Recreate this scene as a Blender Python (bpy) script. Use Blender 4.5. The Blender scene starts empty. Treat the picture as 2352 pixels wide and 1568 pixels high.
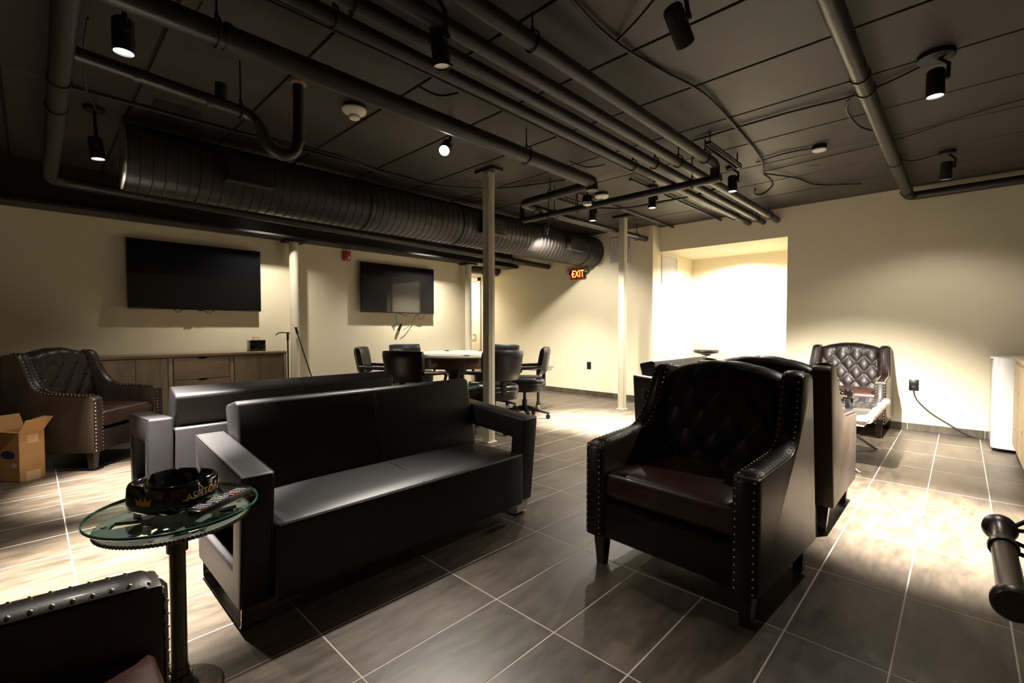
import bpy, bmesh, math, random
from mathutils import Vector, Matrix, noise
random.seed(7)
R = math.radians
PI = math.pi
scn = bpy.context.scene
col = scn.collection

# ---------------------------------------------------------------- camera, world, exposure
cd = bpy.data.cameras.new('camera'); cam = bpy.data.objects.new('camera', cd); col.objects.link(cam)
cd.sensor_width = 36.0; cd.lens = 1068.5 / 2352 * 36.0; cd.clip_start = 0.02
cam.location = (0, 0, 1.135); cam.rotation_euler = (R(90 - 1.626), 0, R(43.99))
scn.camera = cam
w = bpy.data.worlds.new('world'); scn.world = w; w.use_nodes = True
w.node_tree.nodes['Background'].inputs[0].default_value = (0.5, 0.45, 0.38, 1)
w.node_tree.nodes['Background'].inputs[1].default_value = 0.0
vs = scn.view_settings
vs.view_transform = 'Standard'; vs.look = 'None'; vs.gamma = 1.0; vs.use_curve_mapping = False
vs.exposure = 0.0
LIGHT_COL = (1.0, 0.925, 0.81)
SPOT_W = 4200.0
SPILL_W = 62.0
CEIL = 2.69

# ---------------------------------------------------------------- materials
def mat(name, base, rough=.5, metal=0., spec=.5, coat=0., var=0., vscale=6., bump=0., bscale=40., stretch=(1,1,1), base2=None, rand=0., emit=None, es=0., trans=0., ior=1.45, coords='Object', sheen=0., rvar=0.):
    m = bpy.data.materials.new(name); m.use_nodes = True
    nt = m.node_tree; N = nt.nodes; L = nt.links; b = N['Principled BSDF']
    b.inputs['Base Color'].default_value = (*base, 1); b.inputs['Roughness'].default_value = rough
    b.inputs['Metallic'].default_value = metal; b.inputs['Specular IOR Level'].default_value = spec
    b.inputs['Coat Weight'].default_value = coat; b.inputs['Coat Roughness'].default_value = .08
    b.inputs['Transmission Weight'].default_value = trans; b.inputs['IOR'].default_value = ior
    if sheen: b.inputs['Sheen Weight'].default_value = sheen
    if emit:
        b.inputs['Emission Color'].default_value = (*emit, 1); b.inputs['Emission Strength'].default_value = es
    if var or bump or base2 or rvar:
        tc = N.new('ShaderNodeTexCoord'); mp = N.new('ShaderNodeMapping'); mp.inputs['Scale'].default_value = stretch
        if coords != 'World': src = tc.outputs[coords]
        else:
            g = N.new('ShaderNodeNewGeometry'); src = g.outputs['Position']
        if rand:
            oi = N.new('ShaderNodeObjectInfo'); va = N.new('ShaderNodeVectorMath'); va.operation = 'SCALE'
            cx = N.new('ShaderNodeCombineXYZ')
            for i in range(3): L.new(oi.outputs['Random'], cx.inputs[i])
            va.inputs['Scale'].default_value = 37.
            L.new(cx.outputs[0], va.inputs[0]); ad = N.new('ShaderNodeVectorMath'); L.new(src, ad.inputs[0]); L.new(va.outputs[0], ad.inputs[1]); src = ad.outputs[0]
        L.new(src, mp.inputs['Vector'])
        n = N.new('ShaderNodeTexNoise'); n.inputs['Scale'].default_value = vscale; n.inputs['Detail'].default_value = 9; n.inputs['Roughness'].default_value = .66
        L.new(mp.outputs[0], n.inputs['Vector'])
        if var or base2:
            cr = N.new('ShaderNodeValToRGB')
            lo = base2 if base2 else tuple(c * (1 - var) for c in base)
            cr.color_ramp.elements[0].position = .32; cr.color_ramp.elements[0].color = (*lo, 1)
            cr.color_ramp.elements[1].position = .68; cr.color_ramp.elements[1].color = (*base, 1)
            L.new(n.outputs[0], cr.inputs[0]); out = cr.outputs[0]
            if rand:
                hs = N.new('ShaderNodeHueSaturation'); mr = N.new('ShaderNodeMapRange'); mr.inputs[3].default_value = 1 - rand; mr.inputs[4].default_value = 1 + rand
                L.new(oi.outputs['Random'], mr.inputs[0]); L.new(mr.outputs[0], hs.inputs['Value']); L.new(out, hs.inputs['Color']); out = hs.outputs[0]
            L.new(out, b.inputs['Base Color'])
        if rvar:
            mr2 = N.new('ShaderNodeMapRange'); mr2.inputs[3].default_value = rough - rvar; mr2.inputs[4].default_value = rough + rvar
            L.new(n.outputs[0], mr2.inputs[0]); L.new(mr2.outputs[0], b.inputs['Roughness'])
        if bump:
            n2 = N.new('ShaderNodeTexNoise'); n2.inputs['Scale'].default_value = bscale; n2.inputs['Detail'].default_value = 4
            L.new(mp.outputs[0], n2.inputs['Vector']); bp = N.new('ShaderNodeBump'); bp.inputs['Strength'].default_value = bump; bp.inputs['Distance'].default_value = .01
            L.new(n2.outputs[0], bp.inputs['Height']); L.new(bp.outputs[0], b.inputs['Normal'])
    return m

M = {}
M['wall'] = mat('cream_wall_paint', (.76, .685, .50), .55, var=.04, vscale=3, bump=.03, bscale=120, coords='World')
M['white_wall'] = M['wall']
M['grout'] = mat('light_grout', (.46, .41, .34), .8, var=.15, vscale=30, coords='World')
M['tile'] = mat('brown_slate_tile', (.108, .084, .061), .38, var=.0, base2=(.042, .033, .025), vscale=6.5, stretch=(2.4, .7, 1), rand=.16, bump=.06, bscale=14, rvar=.1)
M['ceil'] = mat('dark_brown_ceiling_paint', (.040, .032, .026), .55, var=.3, vscale=2.2, bump=.06, bscale=60, rand=.12)
M['seam'] = mat('black_ceiling_joint', (.008, .007, .006), .8)
M['pipe'] = mat('dark_brown_pipe_paint', (.022, .018, .0155), .42, var=.25, vscale=14, bump=.03)
M['black'] = mat('matt_black_paint', (.012, .011, .011), .5, var=.2, vscale=10)
M['duct'] = mat('black_duct_paint', (.030, .026, .024), .36, var=.2, vscale=9)
M['cable'] = mat('black_cable_sheath', (.018, .016, .015), .5)
M['leather'] = mat('dark_brown_leather', (.013, .0065, .005), .40, spec=.34, coat=.05, base2=(.007, .0035, .003), vscale=5, bump=.05, bscale=160, rvar=.08)
M['leather_side'] = mat('lamplit_side_leather', (.056, .038, .027), .40, coat=.05, base2=(.030, .019, .013), vscale=7, stretch=(1, 1, .18), bump=.05, bscale=120, rvar=.08)  # paler than the rest of the chair: lamplit tan sheen put into the colour
M['seat_leather'] = mat('lamplit_red_brown_leather', (.050, .018, .011), .36, coat=.1, base2=(.026, .009, .006), vscale=6, bump=.05, bscale=140)  # same leather as the chair, its strongly lit red-brown look put into the colour
M['black_leather'] = mat('black_leather', (.014, .0125, .0138), .46, var=.2, vscale=10, bump=.05, bscale=220)
M['chair_leather'] = mat('glossy_black_leather', (.009, .008, .008), .34, coat=.1, var=.2, vscale=10, bump=.03, bscale=200)
M['brass'] = mat('brass_nailhead', (.80, .64, .40), .28, 1.)
M['steel'] = mat('brushed_steel', (.62, .60, .56), .28, 1., var=.1, vscale=30)
M['chrome'] = mat('chrome', (.75, .74, .72), .08, 1.)
M['bronze'] = mat('aged_bronze_pipe', (.16, .135, .10), .34, .9, base2=(.07, .058, .045), vscale=20, stretch=(1, 1, .3))
M['gear'] = mat('dark_gear_steel', (.30, .28, .25), .42, .4, var=.4, vscale=16)
def thin_glass(name, tint, refl=1.):
    m = bpy.data.materials.new(name); m.use_nodes = True; nt = m.node_tree; N = nt.nodes; L = nt.links; N.remove(N['Principled BSDF'])
    tr = N.new('ShaderNodeBsdfTransparent'); tr.inputs[0].default_value = (*tint, 1); gl = N.new('ShaderNodeBsdfGlossy'); gl.inputs['Roughness'].default_value = .02
    fr = N.new('ShaderNodeFresnel'); fr.inputs[0].default_value = 1.45; mx = N.new('ShaderNodeMixShader')
    ge = N.new('ShaderNodeNewGeometry'); inv = N.new('ShaderNodeMath'); inv.operation = 'SUBTRACT'; inv.inputs[0].default_value = 1.; L.new(ge.outputs['Backfacing'], inv.inputs[1]); mu = N.new('ShaderNodeMath'); mu.operation = 'MULTIPLY'; L.new(fr.outputs[0], mu.inputs[0]); L.new(inv.outputs[0], mu.inputs[1]); L.new(mu.outputs[0], mx.inputs[0]); L.new(tr.outputs[0], mx.inputs[1]); L.new(gl.outputs[0], mx.inputs[2]); L.new(mx.outputs[0], N['Material Output'].inputs[0]); return m
M['glass'] = thin_glass('clear_glass', (.90, .96, .93))
M['glass_edge'] = mat('green_glass_edge', (.02, .11, .08), .05, coat=.5)
M['wood'] = mat('weathered_oak', (.30, .215, .13), .55, base2=(.15, .105, .065), vscale=5, stretch=(1, 1, .22), bump=.06, bscale=30)
M['wood_h'] = mat('weathered_oak_crosswise', (.30, .215, .13), .55, base2=(.15, .105, .065), vscale=5, stretch=(1, .22, 1), bump=.06, bscale=30)
M['dark_wood'] = mat('dark_stained_wood', (.022, .013, .009), .3, coat=.3, var=.3, vscale=8)
M['mahogany'] = mat('brown_table_wood', (.16, .085, .045), .32, base2=(.09, .045, .025), vscale=5, stretch=(1, 1, 3), coat=.3)
M['pine'] = mat('knotty_pine', (.58, .45, .27), .5, base2=(.42, .31, .18), vscale=4, stretch=(1, 1, .25))
M['knot'] = mat('dark_wood_knot', (.07, .035, .02), .6)
M['felt'] = mat('lit_cream_table_felt', (.62, .55, .47), .75, var=.08, vscale=40)  # cream tone is light on the table top, put into the felt colour
M['screen'] = mat('dark_tv_screen', (.006, .006, .007), .05, spec=.5)
M['bezel'] = mat('black_tv_bezel', (.008, .008, .009), .3)
M['ashtray'] = mat('black_glazed_ceramic', (.004, .004, .005), .04, coat=.6)
M['gold'] = mat('gold_print', (.62, .36, .08), .3, .7)
M['red'] = mat('red_plastic', (.34, .03, .02), .35)
M['clear'] = mat('clear_lens_plastic', (.75, .73, .68), .12)
M['white'] = mat('white_enamel', (.62, .60, .58), .3, var=.03)
M['cream'] = mat('cream_plastic', (.74, .70, .58), .35)
M['ivory_paint'] = mat('ivory_gloss_paint', (.68, .62, .48), .4, var=.05, vscale=8)
M['card'] = mat('brown_cardboard', (.50, .27, .10), .8, var=.15, vscale=12)
M['card2'] = mat('pale_packing_tape', (.60, .40, .20), .35)
M['blue'] = mat('blue_print', (.02, .035, .12), .6)
M['paper'] = mat('white_paper_label', (.6, .55, .48), .7)
M['rubber'] = mat('dark_rubber', (.012, .012, .012), .6)
M['btn'] = mat('grey_rubber_button', (.42, .42, .44), .5)
M['btn_w'] = mat('white_rubber_button', (.75, .74, .72), .5)
M['btn_red'] = mat('red_rubber_button', (.55, .03, .02), .5)
M['btn_blue'] = mat('blue_rubber_button', (.03, .07, .5), .5)
M['btn_or'] = mat('orange_rubber_button', (.65, .28, .03), .5)
M['film'] = mat('crumpled_clear_film', (.80, .76, .72), .16, trans=.35, ior=1.3, bump=.8, bscale=30)
M['metal_top'] = mat('hammered_pewter_top', (.60, .59, .56), .05, .9, var=.15, vscale=9)
M['orange'] = mat('orange_plastic', (.75, .22, .05), .5)
M['lens'] = mat('lit_lamp_lens', (1, 1, 1), .3, emit=(1, .95, .86), es=26.)
M['exit_lit'] = mat('lit_exit_letters', (1, .3, .05), .4, emit=(1.0, .20, .03), es=7.)
M['exit_red'] = mat('dark_red_exit_face', (.22, .012, .008), .4, emit=(1, .05, .02), es=.10)
M['roller'] = mat('brown_turned_metal', (.11, .082, .074), .34, .3, var=.25, vscale=12)
M['rust'] = mat('bare_plaster_ring', (.32, .21, .13), .8, var=.4, vscale=40)

# ---------------------------------------------------------------- mesh building
class MB:
    def __init__(s): s.v = []; s.f = []
    def add(s, vs, fs, mx=None):
        o = len(s.v)
        s.v += [tuple(mx @ Vector(p)) if mx else tuple(p) for p in vs]
        s.f += [tuple(i + o for i in f) for f in fs]; return s
    def bm(s, bm, mx=None):
        bm.verts.index_update()
        s.add([v.co[:] for v in bm.verts], [[v.index for v in f.verts] for f in bm.faces], mx); bm.free(); return s
    def box(s, x0, x1, y0, y1, z0, z1, b=0., seg=2, mx=None):
        bm = bmesh.new()
        vs = [bm.verts.new(p) for p in ((x0,y0,z0),(x1,y0,z0),(x1,y1,z0),(x0,y1,z0),(x0,y0,z1),(x1,y0,z1),(x1,y1,z1),(x0,y1,z1))]
        for f in ((0,3,2,1),(4,5,6,7),(0,1,5,4),(1,2,6,5),(2,3,7,6),(3,0,4,7)): bm.faces.new([vs[i] for i in f])
        if b: bmesh.ops.bevel(bm, geom=bm.edges[:], offset=b, segments=seg, profile=.5, affect='EDGES')
        return s.bm(bm, mx)
    def prism(s, poly, axis, a, b, bev=0., seg=2, mx=None):
        bm = bmesh.new()
        def P(p, t): return {'x': (t, p[0], p[1]), 'y': (p[0], t, p[1]), 'z': (p[0], p[1], t)}[axis]
        A = [bm.verts.new(P(p, a)) for p in poly]; B = [bm.verts.new(P(p, b)) for p in poly]
        n = len(poly)
        f0 = bm.faces.new(A); f1 = bm.faces.new(B[::-1])
        for i in range(n): bm.faces.new((A[i], B[i], B[(i+1) % n], A[(i+1) % n]))
        bmesh.ops.recalc_face_normals(bm, faces=bm.faces[:])
        if bev:
            ed = set(list(f0.edges) + list(f1.edges))
            for e in bm.edges:
                if e not in ed and len(e.link_faces) == 2 and e.calc_face_angle() > R(25): ed.add(e)
            bmesh.ops.bevel(bm, geom=list(ed), offset=bev, segments=seg, profile=.5, affect='EDGES', clamp_overlap=True)
        return s.bm(bm, mx)
    def cyl(s, p0, p1, r, r1=None, n=16, cap=True, mx=None):
        p0, p1 = Vector(p0), Vector(p1); r1 = r if r1 is None else r1
        d = (p1 - p0).normalized(); q = d.to_track_quat('Z', 'Y')
        vs = []; 
        for p, rr in ((p0, r), (p1, r1)):
            for i in range(n):
                a = 2*PI*i/n; vs.append(p + q @ Vector((rr*math.cos(a), rr*math.sin(a), 0)))
        fs = [(i, (i+1) % n, n+(i+1) % n, n+i) for i in range(n)]
        if cap: fs += [tuple(range(n))[::-1], tuple(range(n, 2*n))]
        return s.add(vs, fs, mx)
    def tube(s, pts, r, n=8, cap=True, mx=None, rs=None):
        pts = [Vector(p) for p in pts]; m = len(pts); vs = []; fs = []
        t = (pts[1] - pts[0]).normalized(); up = Vector((0, 0, 1)) if abs(t.z) < .9 else Vector((1, 0, 0))
        nn = t.cross(up).normalized()
        for k in range(m):
            t2 = (pts[min(k+1, m-1)] - pts[max(k-1, 0)]).normalized()
            nn = (nn - t2 * nn.dot(t2)).normalized(); bb = t2.cross(nn)
            rr = rs[k] if rs else r
            for i in range(n):
                a = 2*PI*i/n; vs.append(pts[k] + nn*(rr*math.cos(a)) + bb*(rr*math.sin(a)))
        for k in range(m-1):
            for i in range(n): fs.append((k*n+i, k*n+(i+1) % n, (k+1)*n+(i+1) % n, (k+1)*n+i))
        if cap: fs += [tuple(range(n))[::-1], tuple(range((m-1)*n, m*n))]
        return s.add(vs, fs, mx)
    def lathe(s, prof, n=24, c=(0, 0, 0), mx=None, sq=None):
        vs = []; fs = []; m = len(prof)
        for (r, z) in prof:
            for i in range(n):
                a = 2*PI*i/n; k = sq(a) if sq else 1.
                vs.append((c[0]+r*k*math.cos(a), c[1]+r*k*math.sin(a), c[2]+z))
        for k in range(m-1):
            for i in range(n): fs.append((k*n+i, k*n+(i+1) % n, (k+1)*n+(i+1) % n, (k+1)*n+i))
        ring = prof[0] == prof[-1]
        if prof[0][0] > 1e-6 and not ring: fs.append(tuple(range(n))[::-1])
        if prof[-1][0] > 1e-6 and not ring: fs.append(tuple(range((m-1)*n, m*n)))
        return s.add(vs, fs, mx)
    def ball(s, c, r, n=8, m=5, sz=(1, 1, 1), mx=None):
        prof = [(max(r*math.sin(PI*k/m), 1e-7), -r*math.cos(PI*k/m)) for k in range(m+1)]
        vs = []; fs = []
        for (rr, z) in prof:
            for i in range(n):
                a = 2*PI*i/n; vs.append((c[0]+rr*math.cos(a)*sz[0], c[1]+rr*math.sin(a)*sz[1], c[2]+z*sz[2]))
        for k in range(m):
            for i in range(n): fs.append((k*n+i, k*n+(i+1) % n, (k+1)*n+(i+1) % n, (k+1)*n+i))
        return s.add(vs, fs, mx)
    def mesh(s, name, m, smooth=35):
        me = bpy.data.meshes.new(name); me.from_pydata(s.v, [], s.f)
        bm = bmesh.new(); bm.from_mesh(me); bmesh.ops.remove_doubles(bm, verts=bm.verts[:], dist=1e-6)
        bmesh.ops.recalc_face_normals(bm, faces=bm.faces[:]); bm.to_mesh(me); bm.free()
        if smooth:
            for p in me.polygons: p.use_smooth = True
            me.set_sharp_from_angle(angle=R(smooth))
        if m: me.materials.append(M[m])
        return me
    def build(s, name, m, parent=None, smooth=35, label=None, kind=None):
        return link(name, s.mesh(name, m, smooth), parent, label, kind)

def link(name, me, parent=None, label=None, kind=None):
    o = bpy.data.objects.new(name, me); col.objects.link(o)
    if parent: o.parent = parent
    if label: o['label'] = label
    if kind: o['kind'] = kind
    return o
def tag(o, label, cat, group=None):
    o['label'] = label; o['category'] = cat
    if group: o['group'] = group
    return o
def thing(name, label, cat, loc=(0, 0, 0), rz=0., group=None):
    o = bpy.data.objects.new(name, None); o.empty_display_size = .1; col.objects.link(o)
    o.location = loc; o.rotation_euler = (0, 0, rz); return tag(o, label, cat, group)
def struct(name, mb, m, smooth=35, parent=None):
    o = mb.build(name, m, parent, smooth); o['kind'] = 'structure'; return o
KIDS = {}
def copy_tree(o, loc, rz, label, group=None, parent=None):
    kids = [c for c in col.objects if c.parent == o]
    c = o.copy(); col.objects.link(c)
    if parent is None:
        c.location = loc; c.rotation_euler = (0, 0, rz); tag(c, label, o['category'], group or o.get('group'))
    else: c.parent = parent
    for k in kids: copy_tree(k, None, 0, None, None, c)
    return c
def fillet(pts, r, n=6):
    pts = [Vector(p) for p in pts]; out = [pts[0]]
    for i in range(1, len(pts)-1):
        a, b, c = pts[i-1], pts[i], pts[i+1]; d0 = (a-b).normalized(); d1 = (c-b).normalized()
        rr = min(r, (a-b).length*.49, (c-b).length*.49)
        p0 = b + d0*rr; p1 = b + d1*rr
        for k in range(n+1):
            t = k/n; out.append(p0*(1-t)**2 + b*2*t*(1-t) + p1*t**2)
    out.append(pts[-1]); return out
def spline(pts, n=8):
    pts = [Vector(p) for p in pts]; P = [pts[0]] + pts + [pts[-1]]; out = []
    for i in range(1, len(P)-2):
        for k in range(n):
            t = k/n; a, b, c, d = P[i-1:i+3]
            out.append(.5*((2*b) + (c-a)*t + (2*a-5*b+4*c-d)*t*t + (3*b-a-3*c+d)*t**3))
    out.append(pts[-1]); return out
def text_mesh(body, size, depth=.002):
    cu = bpy.data.curves.new('lettering', 'FONT'); cu.body = body; cu.size = size; cu.extrude = depth; cu.align_x = 'CENTER'; cu.align_y = 'CENTER'; cu.resolution_u = 3
    o = bpy.data.objects.new('lettering', cu); col.objects.link(o)
    dg = bpy.context.evaluated_depsgraph_get(); me = bpy.data.meshes.new_from_object(o.evaluated_get(dg))
    bpy.data.objects.remove(o); bpy.data.curves.remove(cu); me.materials.clear(); return me

# ---------------------------------------------------------------- room shell
XL, YE, YF, XN = -6.5, 6.57, 6.80, -3.38       # tv wall, exit wall, far wall, alcove side
XR, YB = 3.6, -4.2
HZ = 2.72
struct('wall_left', MB().box(-8.8, XL, YB-.15, 5.62, 0, HZ), 'wall')
struct('wall_exit', MB().box(-8.95, XN, YE, 8.15, 0, HZ), 'wall')
struct('wall_passage', MB().box(-8.95, -8.8, 5.0, YE, 0, HZ), 'wall')
mb = MB(); mb.box(-1.63, XR+.15, YF, 8.15, 0, HZ); mb.box(XN, -1.63, YF, YF+.12, 2.315, HZ); struct('wall_far', mb, 'wall')
struct('wall_alcove', MB().box(XN, -1.63, 8.0, 8.15, 0, HZ), 'wall')
struct('ceiling_alcove', MB().box(XN, -1.63, YF+.12, 8.0, 2.315, HZ), 'wall')
struct('wall_right', MB().box(XR, XR+.15, YB-.15, YF, 0, HZ), 'wall')
struct('wall_rear', MB().box(XL, XR, YB-.15, YB, 0, HZ), 'wall')
floor = struct('floor', MB().box(-8.95, XR+.15, YB-.15, 8.15, -.10, -.0008), 'grout')
ceiling = struct('ceiling', MB().box(-8.95, XR+.15, YB-.15, 8.15, CEIL+.012, CEIL+.15), 'seam')

# floor tiles: 0.308 x 0.608 grid, stacked joints
TW, TL, X0, Y0, G = .3081, .6086, -1.381, 1.337, .0050
def inview(x, y):
    d = Vector((x, y, 0)) - Vector((0, 0, 1.135)); a = R(43.99)
    f = d.x*-math.sin(a) + d.y*math.cos(a); r = d.x*math.cos(a) + d.y*math.sin(a)
    if f < .3: return None
    px = 1176 + 1068.5*r/f; py = 754 + 1068.5*1.135/f
    return f if -150 < px < 2500 and py < 1800 else None
tmb = MB().box(-TW/2+G/2, TW/2-G/2, -TL/2+G/2, TL/2-G/2, -.012, 0, .0012, 1)
tme = tmb.mesh('tile', 'tile', 30)
spots = []
for i in range(-26, 18):
    for j in range(-10, 12):
        x = X0 + (i+.5)*TW; y = Y0 + (j+.5)*TL
        if y > 8.2 or y < YB-.3 or x > XR+.1 or x < -8.9: continue
        if x < XL-.1 and y < 5.4: continue
        if y > YE+.2 and (x < XN-.1 or x > -1.5): continue
        v = inview(x, y); spots.append((v if v else 50 + abs(x) + abs(y), x, y))
spots.sort()
rest = MB()
for k, (f, x, y) in enumerate(spots):
    if k < 300:
        o = link('tile', tme, floor); o.location = (x, y, 0)
    else:
        rest.box(x-TW/2+G/2, x+TW/2-G/2, y-TL/2+G/2, y+TL/2-G/2, -.012, 0)
rest.build('far_tiles', 'tile', floor, 0, kind='stuff')
# ceiling planks (joints run across the room)
js = [-4.43 + .62*k for k in range(22)]
for (a, b) in ((-8.9, -4.13), (-4.118, XR+.1)):
    for k in range(len(js)-1):
        y0, y1 = js[k], min(js[k+1], 8.1) - .017
        if y0 > 6.75: continue
        y1 = min(y1, 6.80)
        MB().box(a, b, y0, y1, CEIL, CEIL+.02, .003, 1).build('ceiling_plank', 'ceil', ceiling, 30)
# tiled skirting
def skirting(name, p0, p1, nrm):
    p0, p1 = Vector(p0), Vector(p1); d = p1 - p0; L = d.length; d.normalize(); n = Vector(nrm)
    ang = math.atan2(d.y, d.x)
    base = struct(name, MB().add([p0, p1, p1+n*.004, p0+n*.004, p0+Vector((0,0,.078)), p1+Vector((0,0,.078)), p1+n*.004+Vector((0,0,.078)), p0+n*.004+Vector((0,0,.078))],
        [(0,1,2,3),(4,5,6,7),(0,1,5,4),(1,2,6,5),(2,3,7,6),(3,0,4,7)]), 'grout')
    sgn = 1 if n.dot(Vector((-math.sin(ang), math.cos(ang), 0))) > 0 else -1
    x = 0.
    while x < L - .05:
        e = min(x + TL, L)
        o = MB().box(x+.003, e-.003, 0, sgn*.012, .001, .08, .0015, 1).build('skirting_tile', 'tile', base, 30)
        o.location = p0; o.rotation_euler = (0, 0, ang); x = e
skirting('baseboard_exit', (-6.9, YE, 0), (XN, YE, 0), (0, -1, 0))
skirting('baseboard_far', (-1.63, YF, 0), (XR, YF, 0), (0, -1, 0))
skirting('baseboard_left', (XL, YB, 0), (XL, 5.62, 0), (1, 0, 0))
skirting('baseboard_alcove', (XN, YE+.01, 0), (XN, 8.0, 0), (1, 0, 0))
skirting('baseboard_alcove_rear', (XN, 8.0, 0), (-1.63, 8.0, 0), (0, -1, 0))
# door in exit wall behind the column
dr = bpy.data.objects.new('door_1', None); col.objects.link(dr); dr.location = (-7.72, YE, 0); dr['kind'] = 'structure'; dr['label'] = 'cream panelled door at the end of the passage behind the column'
mb = MB(); mb.box(-.52, -.44, -.03, 0, 0, 2.2, .004); mb.box(.40, .48, -.03, 0, 0, 2.2, .004); mb.box(-.52, .48, -.03, 0, 2.12, 2.2, .004); mb.build('door_frame', 'ivory_paint', dr)
MB().box(-.44, .40, -.012, 0, .01, 2.12, .002).build('door_leaf', 'ivory_paint', dr)
mb = MB(); mb.cyl((.31, -.012, 1.0), (.31, -.05, 1.0), .02); mb.tube([(.31, -.05, 1.0), (.24, -.055, 1.0), (.19, -.05, 1.0)], .008); mb.build('door_handle', 'steel', dr)

# ---------------------------------------------------------------- lamps
def spotlight(label, x, y, zl, aim=(0, 0, -1), power=1., size=44, blend=1.0, spill=1.0, lit=True, plate=.06, hl=.15, r=.042):
    """x,y,zl = centre of the lens; aim = beam direction; everything hangs from the ceiling."""
    a = Vector(aim).normalized(); lens = Vector((x, y, zl)); top = lens - a*hl
    base = Vector((top.x, top.y, CEIL))
    t = thing('spotlight', label, 'spotlight', base, 0, 'black cylinder spotlights on the ceiling')
    L = lambda p: Vector(p) - base
    mb = MB(); mb.cyl((0, 0, -.028), (0, 0, 0), plate, n=20); mb.cyl((0, 0, -.034), (0, 0, -.028), plate*.85, plate, n=20); mb.build('ceiling_canopy', 'black', t)
    side = a.cross(Vector((0, 1, 0))); side = side.normalized() if side.length > .2 else Vector((1, 0, 0))
    piv = L(lens - a*(hl*.62)) + side*(r+.010)
    mb = MB(); mb.tube([(0, 0, -.02), (side.x*(r+.012), side.y*(r+.012), min(-.05, piv.z*.5)), piv], .010, 8); mb.cyl(piv + side*.008, piv - side*.015, .016); mb.build('bracket', 'black', t)
    # housing: hollow tube
    q = a.to_track_quat('Z', 'Y').to_matrix().to_4x4(); mx = Matrix.Translation(L(top)) @ q
    mb = MB(); mb.lathe([(.0001, 0), (r*.8, 0), (r, .012), (r, hl), (r*.9, hl), (r*.86, hl-.012), (.0001, hl-.012)], 24, mx=mx); mb.build('housing', 'black', t)
    mb = MB(); mb.lathe([(.0001, hl-.0075), (r*.85, hl-.0075), (r*.85, hl-.0105), (.0001, hl-.0105)], 24, mx=mx); mb.build('lens', 'lens' if lit else 'clear', t)
    if lit:
        # hot core of the reflector plus its weak wide spill
        for nm, en, sz, bl in (('spot_core', SPOT_W*power, size, blend), ('spot_spill', SPILL_W*power*spill, 124, .5)):
            if en <= 0: continue
            ld = bpy.data.lights.new(nm, 'SPOT'); ld.energy = en; ld.color = LIGHT_COL; ld.spot_size = R(sz); ld.spot_blend = bl; ld.shadow_soft_size = .03
            lo = bpy.data.objects.new(nm, ld); col.objects.link(lo); lo.parent = t
            lo.location = L(lens + a*.005); lo.rotation_euler = (-a).to_track_quat('Z', 'Y').to_euler()
    return t
spotlight('large lit spotlight at upper left beside the thick pipe', -2.75, .32, 2.38, (0, 0, -1), 1.2, 46)
spotlight('lit spotlight left of the round duct end, above the carton', -4.42, .36, 2.33, (.02, .10, -1), 1.0, 40)
spotlight('glaring spotlight tilted towards the viewer between smoke detector and column', -2.72, 2.11, 2.42, (.60, -.74, -.75), .11, 72, spill=0)
spotlight('dark tilted spotlight at top centre right, seen from behind', -.93, 2.10, 2.43, (.02, 2.8, -1.96), 1.0, 44, 1., spill=0, hl=.17)
spotlight('spotlight on round plate right of the long bare pipe', -.133, 3.6, 2.45, (0, 0, -1), 1.2, 46, spill=1.1, plate=.085)
spotlight('small spotlight near the far wall at the right pipe corner', -.128, 5.65, 2.45, (-.06, .16, -1), .22, 40, spill=3.4)
spotlight('spotlight below the strut at right end of the cross pipe', -1.613, 4.726, 2.45, (0, 0, -1), 1.2, spill=2.)
spotlight('spotlight right of the cream smoke detector near second column', -2.463, 4.764, 2.45, (0, 0, -1), 1.2, spill=2.6)
spotlight('spotlight hanging under the cross pipe beside the sprinkler bell', -3.275, 4.814, 2.45, (0, 0, -1), 1.3, spill=2.6)
spotlight('tilted spotlight beside the round duct near the exit sign', -4.06, 4.86, 2.40, (-.34, .52, -1), .085, 66, spill=34.)
spotlight('unlit dark spotlight hanging at top centre between the pipes', -1.78, 1.37, 2.36, (0, .12, -1), lit=False, hl=.19)
spotlight('spotlight hidden between the round duct and the second television', -5.92, 4.45, 2.575, (0, 0, -1), .085, 124, 1., spill=0, hl=.09)
spotlight('spotlight hidden between the round duct and the first television', -5.92, 2.05, 2.575, (0, 0, -1), .040, 124, 1., spill=0, hl=.09)
spotlight('spotlight in the side passage before the cream door', -7.6, 6.0, 2.55, (0, 0, -1), .08, 124, 1., spill=0, hl=.10)
# recessed downlight of the alcove
t = thing('recessed_downlight', 'recessed downlight in the bright alcove ceiling', 'downlight', (-2.54, 7.4, 2.315))
MB().lathe([(.045, -.004), (.062, -.004), (.062, 0), (.045, 0), (.045, -.004)], 24).build('trim_ring', 'white', t)
MB().lathe([(.0001, -.003), (.045, -.003), (.045, -.001), (.0001, -.001)], 24).build('lens', 'lens', t)
ld = bpy.data.lights.new('downlight_beam', 'SPOT'); ld.energy = 720; ld.color = (1, .96, .88); ld.spot_size = R(160); ld.spot_blend = .6; ld.shadow_soft_size = .045
lo = bpy.data.objects.new('downlight_beam', ld); col.objects.link(lo); lo.parent = t; lo.location = (0, 0, -.008)
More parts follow.
